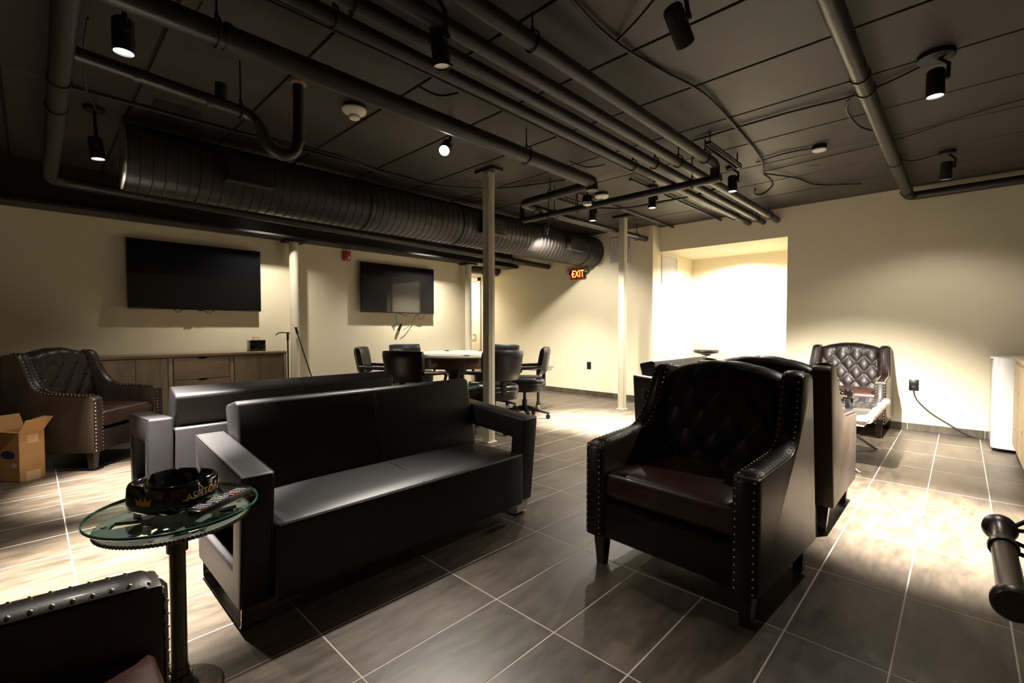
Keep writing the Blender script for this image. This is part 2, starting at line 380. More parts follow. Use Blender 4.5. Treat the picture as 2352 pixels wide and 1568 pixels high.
#OBJECTS
# ---------------------------------------------------------------- steel posts, columns, beam
def post(label, x, y):
    t = thing('support_post', label, 'post', (x, y, 0), 0, 'square cream support posts')
    MB().box(-.043, .043, -.043, .043, .012, CEIL-.028, .004).build('shaft', 'ivory_paint', t)
    mb = MB(); mb.box(-.004, .004, -.0455, -.043, .02, CEIL-.04); mb.box(.043, .0455, -.004, .004, .02, CEIL-.04); mb.build('weld_line', 'ivory_paint', t)
    MB().box(-.13, .13, -.07, .07, CEIL-.028, CEIL, .003).build('top_plate', 'pipe', t)
    MB().box(-.058, .058, -.058, .058, 0, .012, .003).build('base_plate', 'ivory_paint', t)
post('cream square steel post right of the poker table, nearer of the two', -3.375, 3.165)
post('cream square steel post in front of the exit wall vent, farther of the two', -3.40, 5.74)
def column(label, y):
    t = thing('round_column', label, 'column', (-6.36, y, 0), 0, 'round cream columns on the tv wall')
    MB().cyl((0, 0, .015), (0, 0, 2.262), .058, n=28).build('shaft', 'ivory_paint', t)
    MB().box(-.11, .11, -.13, .13, 2.262, 2.288, .003).build('cap_plate', 'black', t)
    MB().box(-.09, .09, -.09, .09, 0, .015, .003).build('base_plate', 'ivory_paint', t)
column('round cream column between the two wall televisions', 2.44)
column('round cream column at the end of the tv wall by the passage', 5.46)
mb = MB(); mb.box(-6.49, -6.17, YB+.01, YE-.005, 2.29, 2.315); mb.box(-6.36, -6.33, YB+.01, YE-.005, 2.315, 2.665); mb.box(-6.49, -6.17, YB+.01, YE-.005, 2.665, CEIL-.001)
tag(mb.build('steel_beam', 'black', None, 30), 'black steel beam running along the top of the tv wall', 'beam')

# ---------------------------------------------------------------- pipes and ducts
def clamp_ring(mb, p, axis, r):
    a = Vector(axis).normalized(); p = Vector(p); mb.cyl(p - a*.012, p + a*.012, r, n=16)
def hanger(parent, p, r, axis='y', ztop=CEIL):
    """clevis hanger: threaded rod and ring around a pipe at p"""
    mb = MB(); x, y, z = p
    mb.cyl((x, y, z+r+.02), (x, y, ztop), .005, n=8)
    ring = []
    for k in range(17):
        a = 2*PI*k/16; c, s = math.cos(a)*(r+.006), math.sin(a)*(r+.012)
        ring.append((x+c, y, z+s+.004) if axis == 'y' else (x, y+c, z+s+.004))
    mb.tube(ring, .005, 6, False); mb.cyl((x, y, z+r+.012), (x, y, z+r+.035), .009, n=8)
    mb.build('hanger', 'black', parent)
def pipe(label, pts, r, fil=.09, hang=(), rings=(), m='pipe', cat='pipe', name='ceiling_pipe', n=16, cap=None):
    o = MB().tube(fillet(pts, fil), r, n).build(name, m, None, 40); tag(o, label, cat)
    for (p, ax) in hang: hanger(o, p, r, ax)
    for (p, ax) in rings:
        mb = MB(); clamp_ring(mb, p, ax, r*1.13); mb.build('coupling', m, o)
    return o
PZ = 2.545
pipe('long pipe of the parallel bundle, first from the left', [(-2.10, -4.1, PZ+.015), (-2.10, YF+.03, PZ+.015)], .036, hang=[((-2.10, 3.7, PZ+.015), 'y'), ((-2.10, 1.0, PZ+.015), 'y')], rings=[((-2.10, 6.3, PZ+.015), (0,1,0))])
pipe('long pipe of the parallel bundle, second from the left', [(-1.92, -4.1, PZ), (-1.92, YF+.03, PZ)], .036, hang=[((-1.92, 3.75, PZ), 'y'), ((-1.92, 6.5, PZ), 'y'), ((-1.92, 1.0, PZ), 'y')])
pipe('long pipe of the parallel bundle, third from the left', [(-1.755, -4.1, PZ), (-1.755, YF+.03, PZ)], .038, hang=[((-1.755, 3.85, PZ), 'y'), ((-1.755, 6.45, PZ), 'y'), ((-1.755, 1.0, PZ), 'y')])
pipe('rightmost pipe of the parallel bundle, turning down at the cross pipe', [(-1.55, -4.1, PZ), (-1.55, 4.12, PZ), (-1.55, 4.12, 2.42)], .040, .06, hang=[((-1.55, 1.75, PZ), 'y'), ((-1.55, 3.9, PZ), 'y')])
pipe('thick pipe crossing the ceiling from upper left past the smoke detector', [(-2.47, -4.1, 2.48), (-2.47, 3.62, 2.48), (-2.47, 3.62, 2.40)], .055, .07, hang=[((-2.47, 2.72, 2.48), 'y'), ((-2.47, .62, 2.48), 'y')], rings=[((-2.47, .66, 2.48), (0,1,0))])
pipe('cross pipe with a dropped elbow running towards the duct', [(-1.50, 4.12, 2.42), (-3.80, 4.12, 2.42), (-3.80, 4.12, 2.58)], .034, .05, hang=[((-1.75, 4.12, 2.42), 'x'), ((-3.0, 4.12, 2.42), 'x'), ((-3.4, 4.12, 2.42), 'x')])
pipe('short stepped waste pipe behind the nearer post', [(-2.62, 3.78, 2.52), (-3.50, 3.78, 2.50), (-3.50, 4.55, 2.48), (-3.50, YE+.03, 2.50)], .042, .08, hang=[((-3.1, 3.78, 2.51), 'x'), ((-3.5, 4.35, 2.48), 'y'), ((-3.50, 6.3, 2.49), 'y')], rings=[((-3.50, 4.0, 2.487), (0,1,0)), ((-3.50, 4.2, 2.485), (0,1,0))])
pipe('bare pipe on the right ceiling turning along the far wall', [(-.44, -4.1, 2.565), (-.44, 6.66, 2.565), (XR-.01, 6.66, 2.565)], .045, .09, hang=[((-.44, 6.4, 2.565), 'y')], rings=[((-.44, 3.3, 2.565), (0,1,0)), ((-.44, 3.52, 2.565), (0,1,0)), ((-.44, 5.2, 2.565), (0,1,0))])
pipe('pipe dropping down the left ceiling and running under the duct to the exit wall', [(-1.35, .12, 2.46), (-5.42, .14, 2.36), (-5.42, YE+.03, 2.25)], .045, .12, hang=[((-5.42, 5.6, 2.264), 'y')], rings=[((-3.35, .13, 2.41), (1,0,0)), ((-3.75, .13, 2.40), (1,0,0)), ((-5.42, .5, 2.353), (0,1,0)), ((-5.42, 2.9, 2.31), (0,1,0))])
o = pipe('branch waste pipe with a curved trap rising into the ceiling', [(-3.05, .16, 2.44), (-3.05, .92, 2.40), (-3.05, .99, 2.34), (-3.05, 1.02, 2.24), (-3.05, 1.10, 2.20), (-3.05, 1.19, 2.24), (-3.05, 1.21, 2.34), (-3.05, 1.21, CEIL)], .033, .06, hang=[((-3.05, .88, 2.40), 'y')], rings=[((-3.05, .72, 2.408), (0,1,0)), ((-3.05, 1.21, 2.33), (0,0,1)), ((-3.05, .40, 2.425), (0,1,0))])
MB().lathe([(.036, -.02), (.05, -.012), (.052, 0), (.036, 0)], 14, c=(-3.05, 1.21, CEIL)).build('plaster_collar', 'rust', o)
MB().cyl((-3.05, .78, 2.41), (-3.05, .78, 2.52), .03, n=12).build('vent_stub', 'black', o)
# spiral round duct
def spiral_duct():
    c = Vector((-4.49, 0, 2.405)); r = .245; y0, y1 = .50, YE
    t = tag(MB().lathe([(r*.985, 0), (r*.985, .01), (r, .012)] + [p for k in range(int((y1-y0-.02)/.075)) for p in ((r, .016+k*.075), (r, .075+k*.075), (r+.005, .079+k*.075), (r+.005, .084+k*.075), (r, .088+k*.075))] + [(r, y1-y0+.01)], 56, mx=Matrix.Translation((c.x, y0, c.z)) @ Matrix.Rotation(-PI/2, 4, 'X')).build('spiral_duct', 'duct', None, 50), 'large black spiral round duct running to the exit wall', 'duct')
    MB().cyl((c.x, y0-.004, c.z), (c.x, y0, c.z), r*.97, n=48).build('end_cap', 'steel', t)
    for yy in (1.28, 4.02, 5.75):
        b = MB().box(c.x+.06, c.x+.315, yy-.17, yy+.17, c.z-.085, c.z+.085, .004).build('side_outlet', 'black', t)
        MB().box(c.x+.05, c.x+.33, yy-.185, yy+.185, c.z-.105, c.z-.085, .002).build('outlet_flange', 'duct', b)
        mb = MB()
        for k in range(6): mb.box(c.x+.315, c.x+.322, yy-.15, yy+.15, c.z-.068+k*.025, c.z-.056+k*.025)
        mb.build('outlet_louvre', 'black', b, 0)
    for yy in (.95, 2.4, 3.6, 6.2):
        mb = MB(); mb.tube([(c.x+(r+.006)*math.cos(2*PI*k/32), yy, c.z+(r+.006)*math.sin(2*PI*k/32)) for k in range(33)], .006, 6, False); mb.cyl((c.x, yy, c.z+r), (c.x, yy, CEIL), .005, n=8); mb.build('duct_strap', 'black', t)
spiral_duct()
tag(MB().cyl((-6.78, 5.63, 2.30), (-6.78, YE+.02, 2.30), .12, n=28).build('round_duct', 'duct'), 'short black round duct in the passage left of the nearer post', 'duct')
# strut channels with slots
def strut(label, x, y, z, L):
    t = thing('strut_channel', label, 'strut', (x, y, z))
    mb = MB(); mb.box(-.022, .022, 0, L, .02, .041); mb.box(-.022, -.018, 0, L, -.0, .02); mb.box(.018, .022, 0, L, 0, .02); mb.build('channel', 'black', t, 0)
    mb = MB()
    for k in range(int(L/.05)): mb.box(.0222, .0232, .015+k*.05, .04+k*.05, .012, .026)
    mb.build('slot', 'paper', t, 0, label='row of pale slots', kind='stuff')
    mb = MB()
    for yy in (.05, L-.05): mb.cyl((0, yy, .04), (0, yy, CEIL-z), .005, n=8)
    mb.build('threaded_rods', 'black', t)
strut('slotted black strut channel hanging above the right end of the cross pipe', -1.46, 3.72, 2.56, .72)
strut('slotted black strut channel hanging behind the nearer post', -3.22, 3.95, 2.56, .50)
# conduits on the ceiling
pipe('thin conduit left of the pipe bundle ending at the far wall', [(-2.47, 4.3, 2.66), (-2.47, YF+.02, 2.66)], .016, n=8)
pipe('thicker conduit on the ceiling ending at the far wall left of the bundle', [(-2.30, 4.5, 2.655), (-2.30, YF+.02, 2.655)], .022, n=8)
pipe('thin conduit on the ceiling ending above the alcove corner', [(-3.17, 4.2, 2.665), (-3.17, YF+.02, 2.665)], .016, n=8)
pipe('thin black conduit running along the tv side of the ceiling', [(-4.13, .16, 2.675), (-4.13, 3.1, 2.675)], .010, n=8)

# cables
def cable(label, pts, r=.008, m='cable', cat='cable', name='cable'):
    return tag(MB().tube(spline(pts, 8), r, 8).build(name, m, None, 60), label, cat)
zc = CEIL - .014
for k, (dx, nm) in enumerate(((0, 'left cable of the three running beside the first bundle pipe'), (.028, 'middle cable of the three running beside the first bundle pipe'), (.055, 'right cable of the three running beside the first bundle pipe'))):
    cable(nm, [(-2.36+dx, -1.6, zc), (-2.35+dx, .5, zc-.02), (-2.36+dx, 1.6, zc), (-2.34+dx, 3.0, zc-.015), (-2.36+dx, 4.4, zc), (-2.33+dx+.03*k, 5.6, zc-.02)])
cable('cable looping along the ceiling right of the pipe bundle', [(-1.33, .6, zc), (-1.32, 1.5, zc), (-1.36, 2.1, zc-.015), (-1.33, 2.6, zc), (-1.24, 3.1, zc-.01), (-1.28, 3.9, zc), (-1.33, 4.6, zc-.01), (-1.42, 5.0, zc-.03)], .010)
cable('cable sagging from the looped cable to the dark tilted spotlight', [(-1.36, 2.22, zc), (-1.15, 2.08, zc-.04), (-.98, 1.98, zc-.03), (-.93, 1.94, zc)], .008)
cable('cable drooping beside the dark tilted spotlight', [(-1.22, 1.55, zc), (-1.12, 1.72, zc-.10), (-1.0, 1.86, zc-.06), (-.93, 1.93, zc)], .008)
cable('cable following the ceiling joint to the round plate spotlight', [(-1.62, 3.82, zc), (-.95, 3.80, zc), (-.5, 3.80, zc-.01), (-.16, 3.66, zc)], .008)
cable('cable hanging along the bare right pipe down to the small spotlight', [(-.52, 3.78, zc), (-.60, 3.95, zc-.02), (-.58, 4.35, zc-.03), (-.47, 4.7, zc-.02), (-.48, 5.2, zc-.02), (-.36, 5.6, zc-.02), (-.14, 5.62, zc)], .008)
cable('cable running across the ceiling to the round white sensor', [(-1.40, 4.72, zc), (-1.15, 4.66, zc), (-.92, 4.70, zc)], .007)
cable('long thin cable crossing the right ceiling behind the sensor', [(-1.42, 5.05, zc), (-1.0, 5.02, zc), (-.4, 4.95, zc), (.1, 4.72, zc), (.7, 4.62, zc)], .005)
cable('coiled cable end hanging near the far wall right of the bundle', [(-1.42, 5.0, zc-.03), (-1.40, 5.25, zc-.08), (-1.50, 5.30, zc-.15), (-1.55, 5.18, zc-.17), (-1.52, 5.1, zc-.14)], .010)
cable('cable wandering from the coil to the far wall', [(-1.42, 5.05, zc-.02), (-1.25, 5.5, zc), (-1.15, 5.9, zc), (-.8, 6.2, zc)], .008)
cable('cable running from the duct to the nearer post across the ceiling', [(-4.14, 1.1, zc), (-4.05, 1.9, zc), (-4.12, 2.6, zc-.03), (-3.9, 3.1, zc-.05), (-3.6, 3.6, zc-.02), (-3.0, 3.9, zc)], .008)
cable('cable hanging from branch pipe to the spotlight by the duct', [(-3.0, .22, 2.60), (-3.28, .22, 2.52), (-3.7, .26, 2.50), (-4.0, .30, 2.58), (-4.4, .36, CEIL-.03)], .006)
cable('looped cable beside the upper left spotlight', [(-2.86, .36, CEIL-.02), (-2.78, .47, CEIL-.10), (-2.70, .56, CEIL-.08), (-2.62, .60, CEIL-.01)], .005)
cable('bundle of cables under the ceiling in front of the second post', [(-3.3, 4.95, zc-.04), (-3.0, 5.1, zc-.07), (-2.6, 5.2, zc-.05), (-2.2, 5.15, zc-.07), (-1.9, 5.2, zc-.02)], .012)
cable('thin cable curving from the thick pipe to the three cables', [(-2.50, 1.72, zc-.01), (-2.44, 1.85, zc-.05), (-2.34, 1.93, zc-.04)], .007)
cable('thin cable curving below the sprinkler bell towards the bundle', [(-2.60, 3.45, zc-.02), (-2.52, 3.62, zc-.05), (-2.40, 3.72, zc-.03)], .007)
cable('short cable bowing under the glaring spotlight canopy', [(-2.93, 1.98, zc), (-2.87, 2.03, zc-.03), (-2.80, 2.14, zc-.01)], .006)

# smoke detectors, sensor, sprinkler bell
def detector(label, x, y, s=1.):
    t = thing('smoke_detector', label, 'smoke detector', (x, y, CEIL), 0, 'cream smoke detectors on the ceiling')
    MB().cyl((0, 0, -.022), (0, 0, 0), .058*s, n=24).build('base_box', 'black', t)
    MB().lathe([(.0001, -.022), (.062*s, -.022), (.064*s, -.032), (.058*s, -.046), (.040*s, -.058), (.030*s, -.066), (.0001, -.066)], 32).build('flared_body', 'cream', t)
    MB().lathe([(.0001, -.0665), (.029*s, -.0665), (.029*s, -.084), (.024*s, -.090), (.0001, -.090)], 24).build('sensing_chamber', 'cream', t)
detector('cream flared smoke detector below the thick pipe at upper left', -3.09, 1.61, 1.3)
detector('cream flared smoke detector near the sprinkler bell over the middle', -3.02, 4.62, 1.25)
t = thing('round_sensor', 'small round white ceiling sensor left of the bare right pipe', 'sensor', (-.90, 4.70, CEIL))
MB().cyl((0, 0, -.035), (0, 0, 0), .055, n=24).build('base_box', 'black', t); MB().lathe([(.0001, -.045), (.050, -.045), (.055, -.036), (.0001, -.036)], 24).build('cover', 'cream', t)
t = thing('sprinkler_bell', 'black hanging bell lamp with silver rim in the pipe crossing', 'pendant', (-2.80, 4.02, CEIL))
MB().cyl((0, 0, -.20), (0, 0, 0), .008, n=8).build('rod', 'black', t)
MB().lathe([(.012, -.18), (.045, -.19), (.055, -.22), (.055, -.255), (.05, -.26), (.0001, -.26)], 24).build('housing', 'black', t)
MB().lathe([(.05, -.26), (.055, -.262), (.046, -.285), (.02, -.295), (.0001, -.296)], 24).build('silver_rim', 'steel', t)
tag(MB().lathe([(.0001, -.004), (.035, -.004), (.037, 0), (.0001, 0)], 20, c=(-1.05, 5.25, CEIL)).build('ceiling_patch', 'pipe'), 'flat round blank cover on the ceiling behind the white sensor', 'cover')
tag(MB().box(-4.6, -3.95, .62, .90, 2.6885, CEIL-.0002).build('patch_board', 'pipe', None, 0), 'pale rectangular patch on the ceiling above the round duct', 'patch')

# ---------------------------------------------------------------- wall equipment
def tv(label, yc, zc_, w, h, bx):
    t = thing('television', label, 'television', (XL, yc, zc_), 0, 'wall televisions')
    MB().box(.055, .085, -w/2, w/2, -h/2, h/2, .003).build('cabinet', 'bezel', t)
    MB().box(.085, .0862, -w/2+.008, w/2-.008, -h/2+.014, h/2-.008).build('screen', 'screen', t, 0)
    MB().box(.0, .055, -.25, .25, -.18, .18, .004).build('wall_mount', 'black', t)
    MB().box(.07, .088, -.03, .03, -h/2-.012, -h/2, .002).build('sensor_chin', 'bezel', t)
    for k, b in enumerate(bx):
        MB().tube(spline(b, 8), .004, 6).build('lead', 'cable', t, 60)
    return t
tv1 = [c for c in ()]
def onx(px, py, X):
    a, p = R(43.99), R(1.626); fw = Vector((-math.sin(a)*math.cos(p), math.cos(a)*math.cos(p), -math.sin(p))); r = Vector((math.cos(a), math.sin(a), 0)); u = r.cross(fw)
    d = fw + r*((px-1176)/1068.5) - u*((py-784)/1068.5); return Vector((0, 0, 1.135)) + d*(X/d.x)
TX = XL + .086
A_, B_ = onx(289, 547, TX), onx(600, 715, TX)
w1, h1 = B_.y - A_.y, onx(598, 578, TX).z - B_.z
tv('black wall television above the wooden sideboard', (A_.y+B_.y)/2, B_.z + h1/2, w1, h1, [[(.06, -.25, -h1/2), (.07, -.21, -h1/2-.03), (.06, -.16, -h1/2)], [(.06, .04, -h1/2), (.07, .09, -h1/2-.035), (.06, .15, -h1/2)]])
A_, B_ = onx(829, 602, TX), onx(997, 721, TX)
w2, h2 = B_.y - A_.y, onx(998, 619, TX).z - B_.z
t = tv('black wall television over the poker table with dangling leads', (A_.y+B_.y)/2, B_.z + h2/2, w2, h2, [[(.06, -.06, -h2/2), (.05, -.05, -h2/2-.08), (.04, -.02, -h2/2-.17)], [(.05, .08, -h2/2-.27), (.05, .16, -h2/2-.22), (.04, .25, -h2/2-.14), (.05, .35, -h2/2)], [(.06, .03, -h2/2), (.06, .10, -h2/2-.04), (.06, .18, -h2/2-.01)], [(.06, .38, -h2/2), (.05, .37, -h2/2-.08), (.05, .45, -h2/2-.08), (.06, .50, -h2/2)]])
mb = MB(); mb.box(-.013, .013, -.018, .018, -.06, .06, .004, mx=Matrix.Translation((.04, .025, -h2/2-.225)) @ Matrix.Rotation(R(-28), 4, 'X')); mb.build('power_brick', 'bezel', t)
# fire alarm
t = thing('fire_alarm', 'red fire alarm strobe on the wall left of the second television', 'fire alarm', (XL, 3.235, 2.19))
MB().box(0, .045, -.055, .055, -.07, .07, .006).build('housing', 'red', t); MB().box(.045, .06, -.0, .035, -.045, -.005, .005).build('strobe_lens', 'clear', t); MB().box(.045, .048, -.045, .045, .01, .06, .001).build('horn_grille', 'red', t)
# exit sign
t = thing('exit_sign', 'lit red exit sign with two emergency lamp heads', 'exit sign', (-4.74, YE, 2.06))
MB().box(-.15, .15, -.055, 0, -.084, .084, .006).build('housing', 'bezel', t)
f = MB().box(-.142, .142, -.058, -.055, -.078, .078).build('sign_face', 'exit_red', t, 0)
me = text_mesh('EXIT', .17, .001); me.materials.append(M['exit_lit'])
o = link('exit_lettering', me, f); o.rotation_euler = (PI/2, 0, 0); o.location = (.018, -.0595, -.002); o.scale = (.72, 1.0, 1)
mb = MB(); mb.prism([(-.118, 0), (-.104, .022), (-.096, .022), (-.108, 0), (-.096, -.022), (-.104, -.022)], 'y', -.060, -.058); mb.build('arrow', 'exit_lit', f, 0)
for sx in (-1, 1):
    h = MB().box(sx*.15-.012, sx*.15+.012, -.06, -.01, -.02, .07, .004).build('lamp_arm', 'bezel', t)
    mx = Matrix.Translation((sx*.19, -.06, .045)) @ Matrix.Rotation(R(75), 4, 'X')
    MB().lathe([(.0001, -.03), (.028, -.03), (.042, 0), (.042, .018), (.0001, .018)], 20, mx=mx).build('lamp_head', 'bezel', t)
    MB().lathe([(.0001, .018), (.038, .018), (.030, .028), (.0001, .030)], 20, mx=mx).build('lamp_lens', 'white', t)
# vents
def vent(label, M4, w, h, n):
    t = thing('wall_vent', label, 'vent', (0, 0, 0), 0, 'louvred wall vents'); t.matrix_world = M4
    mb = MB(); b = .035
    mb.box(-w/2, w/2, -.012, 0, h/2-b, h/2, .002); mb.box(-w/2, w/2, -.012, 0, -h/2, -h/2+b, .002); mb.box(-w/2, -w/2+b, -.012, 0, -h/2+b, h/2-b, .002); mb.box(w/2-b, w/2, -.012, 0, -h/2+b, h/2-b, .002); mb.build('frame', 'white', t)
    MB().box(-w/2+b, w/2-b, -.002, -.0005, -h/2+b, h/2-b).build('dark_backing', 'black', t, 0)
    me = None
    for k in range(n):
        if me is None:
            me = MB().box(-w/2+b, w/2-b, -.006, -.003, -.0075, .0075, mx=Matrix.Rotation(R(22), 4, 'X')).mesh('louvre', 'white', 0)
        o = link('louvre', me, t); o.location = (0, 0, -h/2+b+(k+.5)*(h-2*b)/n)
vent('louvred white vent on the exit wall partly behind the farther post', Matrix.Translation((-3.945, YE, 2.375)), .37, .43, 17)
vent('louvred white vent on the alcove side wall', Matrix.Translation((XN, 7.13, 2.065)) @ Matrix.Rotation(PI/2, 4, 'Z'), .56, .46, 20)
def outlet(label, x, y):
    t = thing('wall_outlet', label, 'outlet', (x, y, .505), 0, 'black wall outlets')
    p = MB().box(-.042, .042, -.006, 0, -.062, .062, .003).build('cover_plate', 'bezel', t)
    for s in (-1, 1): MB().box(-.018, .018, -.009, -.006, s*.024-.014, s*.024+.014, .003).build('socket', 'black', t)
outlet('black wall outlet on the exit wall left of the farther post', -4.527, YE)
outlet('black wall outlet on the far wall with a plugged in cord', -.366, YF)
tag(MB().tube(spline([(-.366, YF-.012, .47), (-.362, YF-.03, .42), (-.33, YF-.04, .34), (-.22, YF-.045, .22), (-.05, YF-.04, .10), (.06, YF-.05, .03), (.13, YF-.05, .008), (.185, YF-.06, .006)], 10), .006, 8).build('power_cord', 'cable'), 'black power cord hanging from the far wall outlet to the fridge', 'cord')
tag(MB().box(XN, XN+.008, 7.60, 7.67, 1.15, 1.27, .003).build('light_switch', 'white'), 'white light switch on the alcove side wall', 'switch')
# ---------------------------------------------------------------- tufted armchairs (front faces -Y, origin at floor under the front left-right centre)
def make_armchair(label):
    t = thing('armchair', label, 'armchair', (0, 0, 0), 0, 'tufted brown leather armchairs with nailhead trim')
    W, D, AW = .79, .72, .10
    curve = [(0., .585), (.18, .597), (.33, .606), (.39, .620), (.44, .652), (.485, .712), (.52, .785), (.55, .86), (.57, .905), (.59, .922), (.63, .928), (.70, .925)]
    curve = [(p.x, p.y) for p in spline([(a, b, 0) for a, b in curve], 4)]
    prof = [(0., .145)] + curve + [(D, .90), (D-.005, .145)]
    for s in (-1, 1):
        x0, x1 = (W/2-AW, W/2) if s > 0 else (-W/2, -W/2+AW)
        arm = MB().prism(prof, 'x', x0, x1, .012, 2).build('arm', 'leather_side', t, 40)
        # top and front band of smooth leather, slightly proud
        path = [(0., .15), (0., .56)] + [c for c in curve if c[0] > .0]
        path = path[:-3]
        mb = MB(); n = len(path); vs = []; fs = []
        xa, xb = (x0+.006, x1-.006)
        for i, (y, z) in enumerate(path):
            a = path[max(i-1, 0)]; b = path[min(i+1, n-1)]; tx, tz = b[0]-a[0], b[1]-a[1]; l = math.hypot(tx, tz) or 1; nx, nz = -tz/l, tx/l
            for (xx, hh) in ((xa, .002), (xa+.012, .009), ((xa+xb)/2, .013), (xb-.012, .009), (xb, .002)):
                vs.append((xx, y+nx*hh, z+nz*hh))
        for i in range(n-1):
            for k in range(4): fs.append((i*5+k, i*5+k+1, (i+1)*5+k+1, (i+1)*5+k))
        mb.add(vs, fs); mb.build('arm_band', 'leather', arm, 60)
        # nailheads: two rows
        mb = MB(); 
        P = [Vector((0, y, z)) for y, z in path]; L = [0.]
        for i in range(1, n): L.append(L[-1] + (P[i]-P[i-1]).length)
        d = .012; i = 0
        while d < L[-1]-.005:
            while L[i+1] < d: i += 1
            f = (d-L[i])/(L[i+1]-L[i]); p = P[i].lerp(P[i+1], f); tv_ = (P[i+1]-P[i]).normalized(); nn = Vector((0, -tv_.z, tv_.y))
            for xx in (xa+.011, xb-.011): mb.ball((xx, p.y+nn.y*.0065, p.z+nn.z*.0065), .0050, 6, 4)
            d += .029
        mb.build('nailhead_trim', 'brass', arm, 60, label='rows of brass nailheads', kind='stuff')
    # backrest with diamond tufting
    wb = W/2-AW+.012; NX, NZ = 72, 64
    def ztop(x): return .905 + .062*max(0., math.cos(x/wb*PI/2))**.8
    ux, uz, zr = .074, .10, .83
    def tuft(x, z):
        u, v = x/ux, (z-zr)/uz
        if z < zr + .0:
            a = abs(math.sin(PI*(u+v)/2)); b = abs(math.sin(PI*(u-v)/2)); h = (a*b)**.45
        else:
            h0 = abs(math.sin(PI*u/2)); k = min(1., (z-zr)/.09); a = abs(math.sin(PI*(u+v)/2)); b = abs(math.sin(PI*(u-v)/2))
            h = ((a*b)**.45)*(1-k) + (h0**.5)*k
        return h
    vs = []; fs = []
    for j in range(NZ+1):
        for i in range(NX+1):
            x = -wb + 2*wb*i/NX; zt = ztop(x); tt = j/NZ
            if tt < .72:
                q = tt/.72; z = .36 + (zt-.055-.36)*q; y = .475 + .10*q
                edge = min(1., (wb-abs(x))/.04); low = min(1., max(0., (z-.44)/.08))
                y -= .016*tuft(x, z)*edge*(.35+.65*low) - .015*(1-edge)
            elif tt < .92:
                q = (tt-.72)/.20; an = PI*q
                h = tuft(x, .93); edge = min(1., (wb-abs(x))/.04)
                r_ = .055; y = .575+.065 - math.cos(an)*(.065+.012*h*edge*(1-q)); z = zt - .055 + math.sin(an)*(r_+.004*h*edge)
            else:
                q = (tt-.92)/.08; y = .705 + .008*q; z = zt-.055 + (.15-(zt-.055))*q
            vs.append((x, y, z))
    for j in range(NZ):
        for i in range(NX): fs.append((j*(NX+1)+i, j*(NX+1)+i+1, (j+1)*(NX+1)+i+1, (j+1)*(NX+1)+i))
    back = MB().add(vs, fs).build('backrest', 'leather', t, 80)
    bme = MB().ball((0, 0, 0), .011, 10, 6, (1, .6, 1)).mesh('tuft_button', 'leather', 80)
    for row in range(0, 4):
        z = zr - uz*row
        for k in range(-3, 4):
            if (k + row) % 2: continue
            x = k*ux
            if abs(x) > wb-.05: continue
            o = link('tuft_button', bme, back); q = (z-.36)/(ztop(x)-.055-.36); o.location = (x, .475+.10*q-.004, z)
    # seat
    MB().box(-wb, wb, .012, .60, .145, .31, .01, 2).build('seat_rail', 'leather', t)
    mb = MB(); NX2, NY2 = 24, 20; vs = []; fs = []
    bm = bmesh.new(); bmesh.ops.create_cube(bm, size=1); bmesh.ops.subdivide_edges(bm, edges=bm.edges[:], cuts=9, use_grid_fill=True)
    for v in bm.verts:
        x, y, z = v.co*2; sx = max(abs(x), abs(y)) 
        rx = 1-.10*max(0, abs(z))**4*.6; px, py = x*rx, y*rx
        crown = (1-abs(x)**4)*(1-abs(y)**4)
        v.co = (px*(wb-.004), .292+py*.275, (.395) + z*(.062+.022*crown*(z > 0)))
    bmesh.ops.recalc_face_normals(bm, faces=bm.faces[:]); mb.bm(bm)
    cu = mb.build('seat_cushion', 'seat_leather', t, 60)
    mb = MB(); mb.tube([(-wb+.012, .030, .445), (wb-.012, .030, .445)], .0045, 6); mb.build('piping', 'leather', cu)
    for sx in (-1, 1):
        for y, back_ in ((.055, 0), (D-.06, 1)):
            x = sx*(W/2-.06); dy = .05 if back_ else 0
            vs = [(x-.03, y-.03, .15), (x+.03, y-.03, .15), (x+.03, y+.03, .15), (x-.03, y+.03, .15), (x-.019, y-.019+dy*.4, 0), (x+.019, y-.019+dy*.4, 0), (x+.019, y+.019+dy*.4, 0), (x-.019, y+.019+dy*.4, 0)]
            MB().add(vs, [(0,1,2,3),(4,5,6,7),(0,1,5,4),(1,2,6,5),(2,3,7,6),(3,0,4,7)]).build('leg', 'dark_wood', t, 30)
    # the upper part of the chair narrows slightly
    def taper(o):
        if o.name.startswith('tuft_button'): o.location.x *= 1-.07*max(0., o.location.z-.6)/.33
        elif o.type == 'MESH':
            for v in o.data.vertices: v.co.x *= 1-.07*max(0., v.co.z-.6)/.33
        for c in [k for k in col.objects if k.parent == o]: taper(c)
    taper(t)
    return t
ac = make_armchair('near dark tufted armchair facing the viewer on the bare floor')
ac.location = (-.905, 1.84, 0); ac.rotation_euler = (0, 0, R(-3.5))
copy_tree(ac, (-.875, 3.745, 0), PI, 'brown tufted armchair standing back to back behind the near armchair')
copy_tree(ac, (-.93, 6.04, 0), 0, 'tufted armchair against the far wall behind the coffee table')
copy_tree(ac, (-5.20, .60, 0), R(90+47), 'brown tufted armchair beside the carton and sideboard')
copy_tree(ac, (-.930, .19, 0), PI, 'armchair cut off at the lower left corner of the picture')

